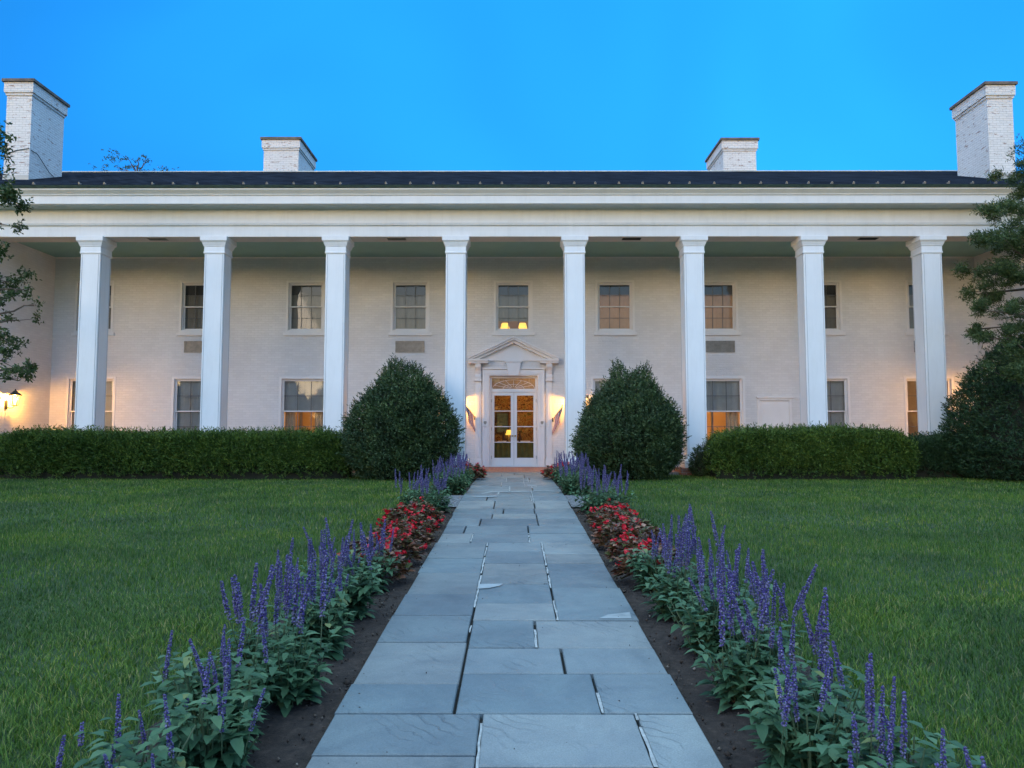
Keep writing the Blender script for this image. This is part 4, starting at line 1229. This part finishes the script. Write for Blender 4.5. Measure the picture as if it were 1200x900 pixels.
def hedge(name, label, x0, x1, y0, y1, zt, n, matn, seed, group):
    cx, cyy = (x0 + x1) / 2, (y0 + y1) / 2
    zb = pz(cyy) - .06
    r = thing(name, label, "hedge", (cx, cyy, zb), group)
    hx, hy, H = (x1 - x0) / 2, (y1 - y0) / 2, zt - zb
    lf = lumps(seed, 9, 1.2, 4); lf2 = lumps(seed + 2, 9, 6, 14)
    def shape(u, a, dep):            # u along, a around the section from front bottom over the top to back bottom
        ca, sa = np.cos(a), np.sin(a)
        e = .42
        yy = -np.sign(ca) * np.abs(ca) ** e * hy; zz = np.abs(sa) ** e * H
        yy = yy * (1 - .10 * (1 - zz / H))
        endk = np.clip((hx - np.abs(u)) / .95, 0, 1); ek = np.sqrt(np.clip(1 - (1 - endk) ** 2, 0, 1))
        p = np.stack([u, yy * (.25 + .75 * ek), zz * (.62 + .38 * ek)], 1)
        k = lf(p + seed) * .10 + lf2(p) * .075
        p[:, 1] *= (1 + k * 1.1) * dep; p[:, 2] *= (1 + k * .75) * (dep * .5 + .5)
        return p
    u = rng.uniform(-hx, hx, n); a = rng.uniform(0, math.pi, n)
    a = np.where(rng.random(n) < .5, rng.uniform(.0, .9, n), a)
    dep = 1 - rng.random(n) ** 2 * .3
    P = shape(u, a, dep); P[:, 2] = np.maximum(P[:, 2], .04)
    D = np.stack([np.clip((np.abs(u) - hx + .4) / .4, 0, 1) * np.sign(u), -np.cos(a), np.sin(a) * 1.0 + .35], 1) + randdir(n) * .45
    D = nrm(D); ka = rng.random(n) < .18
    V, T = cat_mesh([sprigs(P[~ka], D[~ka], 7, .12, .07, .022), sprigs(P[ka], D[ka], 9, .22, .07, .022, .6)])
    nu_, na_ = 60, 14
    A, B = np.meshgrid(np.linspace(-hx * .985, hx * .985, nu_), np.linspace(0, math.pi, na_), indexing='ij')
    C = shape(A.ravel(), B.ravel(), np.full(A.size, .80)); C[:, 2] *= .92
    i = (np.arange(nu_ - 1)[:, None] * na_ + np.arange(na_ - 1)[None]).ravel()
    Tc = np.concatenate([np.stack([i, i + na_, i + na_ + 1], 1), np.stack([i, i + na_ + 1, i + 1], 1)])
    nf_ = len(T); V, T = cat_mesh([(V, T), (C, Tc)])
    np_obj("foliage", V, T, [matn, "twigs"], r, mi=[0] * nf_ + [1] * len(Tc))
    k = MB()
    for q in range(int((x1 - x0) / .9)):
        x = x0 + .5 + q * .9 - cx
        k.tube([(x, 0, -.05), (x + .05, .03, H * .5), (x - .05, 0, H * .8)], [.035, .025, .01], 6)
    k.build("stems", "bark", r)
    return r
hedge("hedge", "long clipped green hedge along the left side of the house", xat(-6, 18.9, 530), xat(412, 18.9, 530), 18.35, 19.75, 1.0, 24000, "hedge_leaf", 71, "clipped hedges in front of the columns")
hedge("hedge", "bright green clipped hedge right of the column with the brick base", xat(834, 18.9, 530), xat(1064, 18.9, 530), 18.25, 19.7, 1.08, 15000, "hedge_leaf", 82, "clipped hedges in front of the columns")
hedge("hedge", "low dark green hedge between the bright hedge and the yew", xat(1054, 19.3, 530), xat(1250, 19.3, 530), 18.9, 20.1, .92, 11000, "dark_hedge_leaf", 93, "clipped hedges in front of the columns")

def branch(m, a, b, r0, r1, sag=.0, n_=7):
    a, b = Vector(a), Vector(b); pts = []
    L = (b - a).length
    for i in range(n_ + 1):
        t = i / n_
        p = a.lerp(b, t) + Vector((random.uniform(-1, 1), random.uniform(-1, 1), random.uniform(-.6, .6))) * L * .035 * (0 < i < n_) + Vector((0, 0, -sag * L * math.sin(math.pi * t)))
        pts.append(p)
    m.tube(pts, [r0 + (r1 - r0) * i / n_ for i in range(n_ + 1)], 6)
    return pts
def clump(c, rad, n, L, W, flat=.6):
    """twigs of leaves spread unevenly through an uneven clump"""
    k = max(3, int(n / 40))
    cs_ = rng.normal(size=(k, 3)) * np.array([rad * .55, rad * .55, rad * .45 * flat])
    idx = rng.integers(0, k, n)
    P = np.asarray(c)[None] + cs_[idx] + rng.normal(size=(n, 3)) * rad * .17 * np.array([1, 1, .7])
    D = nrm(nrm(cs_[idx] + 1e-6) * .7 + randdir(n) * .8 + np.array([0, 0, .25]))
    return sprigs(P, D, 6, L * 1.7, L, W), [np.asarray(c) + q for q in cs_]
def tree(name, label, base, top, clumps_, matn, L, W, r0, twigs=5, group=None, dens=.6):
    r = thing(name, label, "tree", base, group)
    bs = Vector(base)
    m = MB()
    tv = Vector(top) - bs
    trunk = branch(m, (0, 0, -.2), tv, r0, r0 * .25, 0, 10)
    parts_ = []
    for (c, rad, n) in clumps_:
        cv = Vector(c) - bs
        # nearest trunk point below the clump
        best = min(trunk, key=lambda p: abs(p.z - (cv.z - .25 * (Vector((p.x, p.y, 0)) - Vector((cv.x, cv.y, 0))).length)))
        bp = branch(m, best, cv, r0 * .28, .012, -.05)
        pm, tips = clump(tuple(cv), rad * 1.2, int(n * dens), L, W)
        parts_.append(pm)
        for q in tips[:twigs]:
            branch(m, bp[-2], q, .011, .004, 0, 4)
    m.build("trunk", "bark", r)
    V, T = cat_mesh(parts_)
    np_obj("crown", V, T, matn, r)
    return r
def cl_px(lst, Y, dY):
    out = []
    for i, (px, py, rp, n) in enumerate(lst):
        y = Y + dY * math.sin(i * 2.3)
        out.append((tuple(at(px, py, y)), rp * y / F, n))
    return out
rt = cl_px([(px_ + 14, py_, rp_, n_) for px_, py_, rp_, n_ in [(1185, 205, 16, 260), (1205, 225, 24, 500), (1168, 245, 20, 360), (1190, 260, 24, 520), (1150, 285, 17, 330), (1178, 295, 24, 560), (1140, 320, 20, 360), (1165, 325, 18, 380), (1200, 310, 26, 600),
            (1130, 345, 16, 300), (1150, 365, 16, 280), (1185, 385, 18, 380), (1205, 370, 22, 480), (1160, 395, 17, 320), (1135, 385, 11, 150), (1180, 420, 22, 520), (1160, 440, 16, 300), (1215, 420, 26, 600), (1240, 260, 34, 800), (1250, 330, 40, 900), (1235, 180, 30, 600), (1205, 170, 10, 120), (1280, 230, 40, 700), (1290, 330, 45, 800), (1250, 120, 30, 500), (1190, 345, 12, 200)]], 17.2, .7)
tb = pos(1236, 17.2)
tree("conifer_tree", "feathery green tree reaching in from the right edge above the yew", tb, tuple(at(1245, 110, 17.2)), rt, "tree_leaf", .085, .022, .17, 7, dens=.85)
lt = cl_px([(0, 178, 13, 150), (8, 205, 9, 70), (2, 232, 17, 240), (12, 228, 9, 90), (2, 262, 14, 150), (0, 300, 22, 230), (14, 330, 18, 170), (30, 340, 10, 60), (6, 352, 16, 140), (22, 375, 12, 80), (2, 395, 14, 130), (10, 420, 18, 170), (30, 432, 10, 60), (4, 440, 14, 120), (22, 446, 8, 50), (-12, 470, 10, 60), (-30, 230, 34, 500), (-40, 320, 40, 600), (-55, 420, 34, 450), (-40, 150, 34, 500), (40, 432, 5, 20), (40, 358, 5, 16), (2, 326, 22, 240), (8, 400, 16, 130)], 15.8, .5)
tb = pos(-62, 15.8)
tree("broadleaf_tree", "sparse leafy tree reaching in at the left edge before the lantern", tb, tuple(at(-50, 110, 15.8)), lt, "tree_leaf", .085, .042, .13, 8, dens=.27)
# bare tree top showing over the ridge
Yb = 47.0
bt = []
for (px, py, rp, n) in [(150, 186, 8, 26), (162, 184, 9, 34), (173, 186, 7, 24), (160, 194, 10, 40), (137, 197, 4, 12), (150, 210, 26, 160), (185, 225, 30, 200), (130, 230, 30, 200), (165, 250, 40, 300)]:
    bt.append((tuple(at(px, py, Yb + random.uniform(-1, 1))), rp * Yb / F, n))
tb = (xat(160, Yb, 500), Yb, -.1)
tree("bare_tree", "thin distant tree whose top shows over the roof ridge", tb, tuple(at(161, 205, Yb)), bt, "tree_leaf", .10, .05, .22, 8)

# ------------------------------------------------------------------ salvia
def salvia_foliage(seed):
    gg = np.random.default_rng(seed)
    parts_ = []
    m = MB()
    for s_ in range(26):
        az = gg.uniform(0, 6.28); lean = gg.uniform(.05, .62); Ls = gg.uniform(.20, .36)
        b0 = np.array([math.cos(az), math.sin(az), 0]) * gg.uniform(.01, .10)
        d = np.array([math.cos(az) * lean, math.sin(az) * lean, 1.0]); d /= np.linalg.norm(d)
        tip = b0 + d * Ls
        m.tube([tuple(b0), tuple(b0 + d * Ls * .5 + np.array([0, 0, .01])), tuple(tip)], [.005, .004, .003], 5)
        nl = 8
        for k in range(nl):
            t = .12 + .88 * k / (nl - 1)
            for q in (0, 1):
                a = az + k * 1.57 + q * math.pi + gg.uniform(-.4, .4)
                L = .098 * (1.1 - .40 * t) * gg.uniform(.8, 1.25)
                p = b0 + d * Ls * t
                dd = np.array([math.cos(a), math.sin(a), gg.uniform(-.25, .55)])
                # six-point ovate leaf with a drooping tip
                dd /= np.linalg.norm(dd); sd_ = np.cross(dd, [0, 0, 1.0]); sd_ /= np.linalg.norm(sd_); up = np.cross(sd_, dd)
                W = L * .52; st = p + dd * .015
                V = np.array([st, st + dd * L * .28 + sd_ * W * .46 + up * W * .14, st + dd * L * .62 + sd_ * W * .38 + up * W * .06 - up * L * .05, st + dd * L - up * L * .24,
                              st + dd * L * .62 - sd_ * W * .38 + up * W * .06 - up * L * .05, st + dd * L * .28 - sd_ * W * .46 + up * W * .14, st + dd * L * .30, st + dd * L * .64 - up * L * .07])
                T = np.array([[0, 1, 6], [1, 2, 7], [1, 7, 6], [2, 3, 7], [0, 6, 5], [6, 7, 4], [6, 4, 5], [7, 3, 4]])
                parts_.append((V, T))
    V, T = cat_mesh(parts_)
    return V, T, m
def salvia_spike(seed, Ls):
    """bloom spike: whorls of little two-lipped florets thinning towards the tip"""
    gg = np.random.default_rng(seed)
    stem = .16
    m = MB()
    bend = gg.uniform(-.05, .05, 2)
    def axis(z): return np.array([bend[0] * (z / (stem + Ls)) ** 2 * (stem + Ls) * 2, bend[1] * (z / (stem + Ls)) ** 2 * (stem + Ls) * 2, z])
    m.tube([tuple(axis(z)) for z in np.linspace(0, stem + Ls, 8)], [.0032] * 7 + [.001], 5)
    parts_, cal = [], []
    nw = int(Ls / .0125)
    for k in range(nw):
        t = k / nw
        z = stem + Ls * t
        r = .0140 * (1 - t ** 2 * .70) * (.75 + .25 * min(1, t * 6))
        nf = int(7 * (1 - t * .3))
        for q in range(nf):
            if gg.random() < .12 + .25 * max(0, .3 - t): continue
            a = 6.28 * q / nf + k * .5 + gg.uniform(-.25, .25)
            dd = np.array([math.cos(a), math.sin(a), gg.uniform(.25, .9)]); dd /= np.linalg.norm(dd)
            p = axis(z + gg.uniform(-.004, .004)) + dd * .003
            sd_ = np.cross(dd, [0, 0, 1.0]); sd_ /= np.linalg.norm(sd_); up = np.cross(sd_, dd)
            L = r * gg.uniform(.75, 1.2); w = .0050 * gg.uniform(.8, 1.3)
            tip = p + dd * L
            V = np.array([p, p + dd * L * .5 + sd_ * w, p + dd * L * .5 + up * w, p + dd * L * .5 - sd_ * w, p + dd * L * .5 - up * w, tip + sd_ * w * .9 - up * w * 1.1, tip - sd_ * w * .9 - up * w * 1.1, tip + up * w * .8])
            T = np.array([[0, 1, 2], [0, 2, 3], [0, 3, 4], [0, 4, 1], [1, 7, 2], [2, 7, 3], [1, 5, 7], [3, 7, 6], [4, 6, 5], [1, 4, 5], [3, 6, 4], [5, 6, 7]])
            (parts_ if gg.random() > .20 + .9 * max(0, .42 - t) else cal).append((V, T))
    V, T = cat_mesh(parts_ + cal)
    mi = np.array([0] * (12 * len(parts_)) + [1] * (12 * len(cal)))
    # stem triangles
    Vs = np.array(m.v); Ts = []
    for f in m.f:
        for k in range(1, len(f) - 1): Ts.append((f[0], f[k], f[k + 1]))
    Vall, Tall = cat_mesh([(V, T), (Vs, np.array(Ts))])
    return Vall, Tall, np.concatenate([mi, np.full(len(Ts), 2)])
def hide_proto(o):
    me = o.data; bpy.data.objects.remove(o); return me
FOL, STM, SPK = [], [], []
for k in range(4):
    V, T, m = salvia_foliage(100 + k)
    FOL.append(hide_proto(np_obj("salvia_foliage", V, T, "salvia_leaf")))
    STM.append(hide_proto(m.build("salvia_stems", "stem_green")))
for k, L in enumerate((.30, .24, .34, .18, .12, .27)):
    V, T, mi = salvia_spike(200 + k, L)
    SPK.append((hide_proto(np_obj("salvia_spike", V, T, ["salvia_bloom", "salvia_calyx", "stem_green"], mi=mi)), L))
def link(name, me, parent, loc=(0, 0, 0), rot=(0, 0, 0), s=1.0):
    o = bpy.data.objects.new(name, me); col.objects.link(o); o.parent = parent
    o.location = loc; o.rotation_euler = rot; o.scale = (s, s, s)
    return o
ORD = ["nearest", "second", "third", "fourth", "fifth", "sixth", "seventh", "eighth", "ninth", "tenth", "eleventh", "twelfth", "thirteenth", "fourteenth"]
def salvia(x, Y, label, group, nsp, fs=1.0, hs_=1.0, lean=0.0):
    k = random.randrange(4)
    p = thing("salvia_plant", label, "flower", (x, Y, pz(Y) - .04), group)
    link("foliage", FOL[k], p, rot=(0, 0, random.uniform(0, 6.28)), s=fs)
    link("stems", STM[k], p, rot=(0, 0, random.uniform(0, 6.28)), s=fs)
    for q in range(nsp):
        me, L = SPK[random.randrange(len(SPK))] if random.random() > .55 else SPK[random.choice((0, 2, 5))]
        a = random.uniform(0, 6.28); rr = random.uniform(.03, .22) * fs
        tl = random.uniform(.02, .42) * random.random() ** .5
        zb = random.uniform(.16, .30) * hs_
        link("flower_spike", me, p, (math.cos(a) * rr, math.sin(a) * rr, zb), (-math.sin(a) * tl + random.uniform(-.06, .06), math.cos(a) * tl + lean, random.uniform(0, 6.28)), random.uniform(.85, 1.15) * hs_)
def begonia_mesh(seed):
    gg = np.random.default_rng(seed)
    n = 330
    az = gg.uniform(0, 6.28, n); el = np.arccos(gg.uniform(0.05, 1, n)); r = .19 * gg.uniform(.55, 1.0, n)
    P = np.stack([np.cos(az) * np.sin(el) * r * 1.15, np.sin(az) * np.sin(el) * r * 1.15, .05 + np.cos(el) * r * 1.15], 1)
    D = nrm(np.stack([np.cos(az), np.sin(az), gg.uniform(-.2, .7, n)], 1))
    up = nrm(np.stack([np.zeros(n), np.zeros(n), np.ones(n)], 1) + gg.normal(size=(n, 3)) * .35)
    return leaves(P, D, up, gg.uniform(.05, .085, n), gg.uniform(.035, .058, n), .12, .2)
def begonia_flower(seed):
    gg = np.random.default_rng(seed)
    out = []
    for f in range(4):
        c = gg.normal(size=3) * np.array([.016, .016, .012])
        ax = nrm(gg.normal(size=(1, 3)) + np.array([[0, 0, 1.5]]))[0]
        u = np.cross(ax, [1, .2, .1]); u /= np.linalg.norm(u); w = np.cross(ax, u)
        for q in range(4):
            a = q * 1.57
            d = u * math.cos(a) + w * math.sin(a) + ax * .3
            out.append(leaves((c)[None], d[None], ax[None], .024 if q % 2 else .017, .022, .15, -.1))
    return cat_mesh(out)
BFO = [hide_proto(np_obj("begonia_foliage", *begonia_mesh(300 + k), "begonia_leaf")) for k in range(4)]
BFL = [hide_proto(np_obj("begonia_flower", *begonia_flower(400 + k), "begonia_bloom")) for k in range(4)]
def begonia(x, Y, label, group, nf=11, s=1.0):
    p = thing("begonia_plant", label, "flower", (x, Y, pz(Y) - .03), group)
    link("foliage", random.choice(BFO), p, rot=(0, 0, random.uniform(0, 6.28)), s=s)
    for q in range(nf):
        a = random.uniform(0, 6.28); e_ = math.acos(random.uniform(.15, 1)); r = .235 * s
        link("flower", random.choice(BFL), p, (math.cos(a) * math.sin(e_) * r, math.sin(a) * math.sin(e_) * r, .07 + math.cos(e_) * r), (random.uniform(-.6, .6), random.uniform(-.6, .6), random.uniform(0, 6.28)), random.uniform(.8, 1.35) * s)
for sgn, sd_ in ((-1, "left"), (1, "right")):
    Y = 2.45
    for k in range(11):
        x = sgn * (1.33 + (.14 if k % 2 else -.06) + random.uniform(-.04, .04))
        n_ = random.randint(4, 7) + (4 if k > 3 else 2)
        lab = "purple salvia with upright spikes, %s the path in the %s bed" % (("nearest to the camera beside" if k == 0 else ORD[k] + " from the camera beside"), sd_)
        salvia(x, Y + random.uniform(-.05, .05), lab, "salvias in the %s bed" % sd_, n_, random.uniform(1.0, 1.18), random.uniform(.78, 1.02) * (1 if k > 3 else .76 + .06 * k), .06 * sgn)
        Y += .41
    Y = 6.85
    for k in range(10):
        x = sgn * (1.27 + (.13 if k % 2 else -.09) + random.uniform(-.03, .03))
        lab = "red begonia with bronze leaves, %s beside the %s path edge" % ("nearest" if k == 0 else ORD[k] + " from the camera", sd_)
        begonia(x, Y, lab, "begonias in the %s bed" % sd_, random.randint(7, 12), random.uniform(.95, 1.2))
        Y += .40
    far = [(1.28, 10.9), (1.5, 11.15), (1.18, 11.45), (1.42, 11.75), (1.08, 14.0), (1.36, 14.2), (1.15, 14.9), (1.42, 15.2), (1.12, 15.9), (1.35, 16.4), (1.1, 17.0), (1.4, 17.4)]
    for k, (x, Y) in enumerate(far):
        lab = "purple salvia in the far part of the %s bed, %s counted from the gravel strip" % (sd_, "first" if k == 0 else ORD[k])
        salvia(sgn * x, Y, lab, "far salvias in the %s bed" % sd_, random.randint(6, 9), 1.15, .95)
    for k, (x, Y) in enumerate([(1.02, 17.6), (1.2, 18.0), (1.0, 18.3), (1.25, 18.6)]):
        lab = "red begonia near the portico, %s at the far end of the %s bed" % ("first" if k == 0 else ORD[k], sd_)
        begonia(sgn * x, Y, lab, "far begonias in the %s bed" % sd_, 12, 1.35)

# ------------------------------------------------------------------ lawn grass: one mass of blades
def grass():
    Vs, Ts, off = [], [], 0
    lf = lumps(5, 8, .6, 2.0); lf2 = lumps(6, 8, 3, 8)
    for (ya, yb, dens, h, wd, five) in ((1.6, 4.0, 7000, .045, .0042, 1), (4.0, 6.5, 4600, .045, .0052, 1), (6.5, 10, 2600, .044, .0075, 0), (10, 14, 1200, .048, .011, 0), (14, 20.2, 700, .046, .016, 0)):
        half = .70 * yb + 2.0
        n = int(2 * half * (yb - ya) * dens)
        X = rng.uniform(-half, half, n); Y = rng.uniform(ya, yb, n)
        k = np.abs(X) > 1.78 + .05 * np.sin(Y * 5) + .03 * np.sin(Y * 17 + X)
        k &= np.abs(X) < .70 * Y + 2.0
        X, Y = X[k], Y[k]; n = len(X)
        P = np.stack([X, Y, np.interp(Y, PY, PZ) - .068], 1)
        tall = 1 + .35 * lf(P) + .45 * lf2(P)
        hh = h * rng.uniform(.55, 1.35, n) * tall
        a = rng.uniform(0, 6.28, n); lean = np.abs(rng.normal(.35, .25, n)); 
        d = np.stack([np.cos(a) * lean, np.sin(a) * lean, np.ones(n)], 1)
        b = a + rng.uniform(.8, 2.3, n)
        sd_ = np.stack([np.cos(b), np.sin(b), np.zeros(n)], 1) * (wd * rng.uniform(.6, 1.2, n))[:, None] * .5
        hh = hh[:, None]
        if five:
            mid = P + d * hh * .55
            tip = P + d * hh + np.stack([np.cos(a), np.sin(a), -np.full(n, .25)], 1) * hh * .35
            V = np.stack([P - sd_, P + sd_, mid + sd_ * .8, mid - sd_ * .8, tip], 1).reshape(-1, 3)
            i = np.arange(n)[:, None] * 5
            T = np.concatenate([i + np.array([[0, 1, 2]]), i + np.array([[0, 2, 3]]), i + np.array([[3, 2, 4]])], 1).reshape(-1, 3)
        else:
            V = np.stack([P - sd_, P + sd_, P + d * hh], 1).reshape(-1, 3)
            T = np.arange(3 * n).reshape(-1, 3)
        Vs.append(V); Ts.append(T + off); off += len(V)
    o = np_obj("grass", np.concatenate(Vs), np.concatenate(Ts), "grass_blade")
    tag(o, "mown green lawn grass on both sides of the flower beds", "grass", kind="stuff")
grass()

# woods added out of view behind the camera, to block the sunset horizon glow
def blocker_woods():
    parts_ = []
    for q in range(70):
        a = R(95 + 170 * q / 69) + rng.uniform(-.02, .02); d = rng.uniform(70, 90)
        c = np.array([math.sin(a) * d, math.cos(a) * d, 0]); h = rng.uniform(7, 12.5); r_ = rng.uniform(3, 5)
        n = 500
        D = randdir(n)
        P = c + D * np.array([r_, r_, h * .5]) * (.7 + .35 * rng.random((n, 1))) + np.array([0, 0, h * .5 - .9])
        parts_.append(leaves(P, nrm(D + randdir(n) * .6), randdir(n), rng.uniform(.9, 1.6, n), rng.uniform(.6, 1.0, n)))
    V, T = cat_mesh(parts_)
    tag(np_obj("blocker_woods", V, T, "tree_leaf"), "unseen line of dark trees added behind the viewer to block the sunset horizon", "blocker_woods", kind="stuff")
blocker_woods()
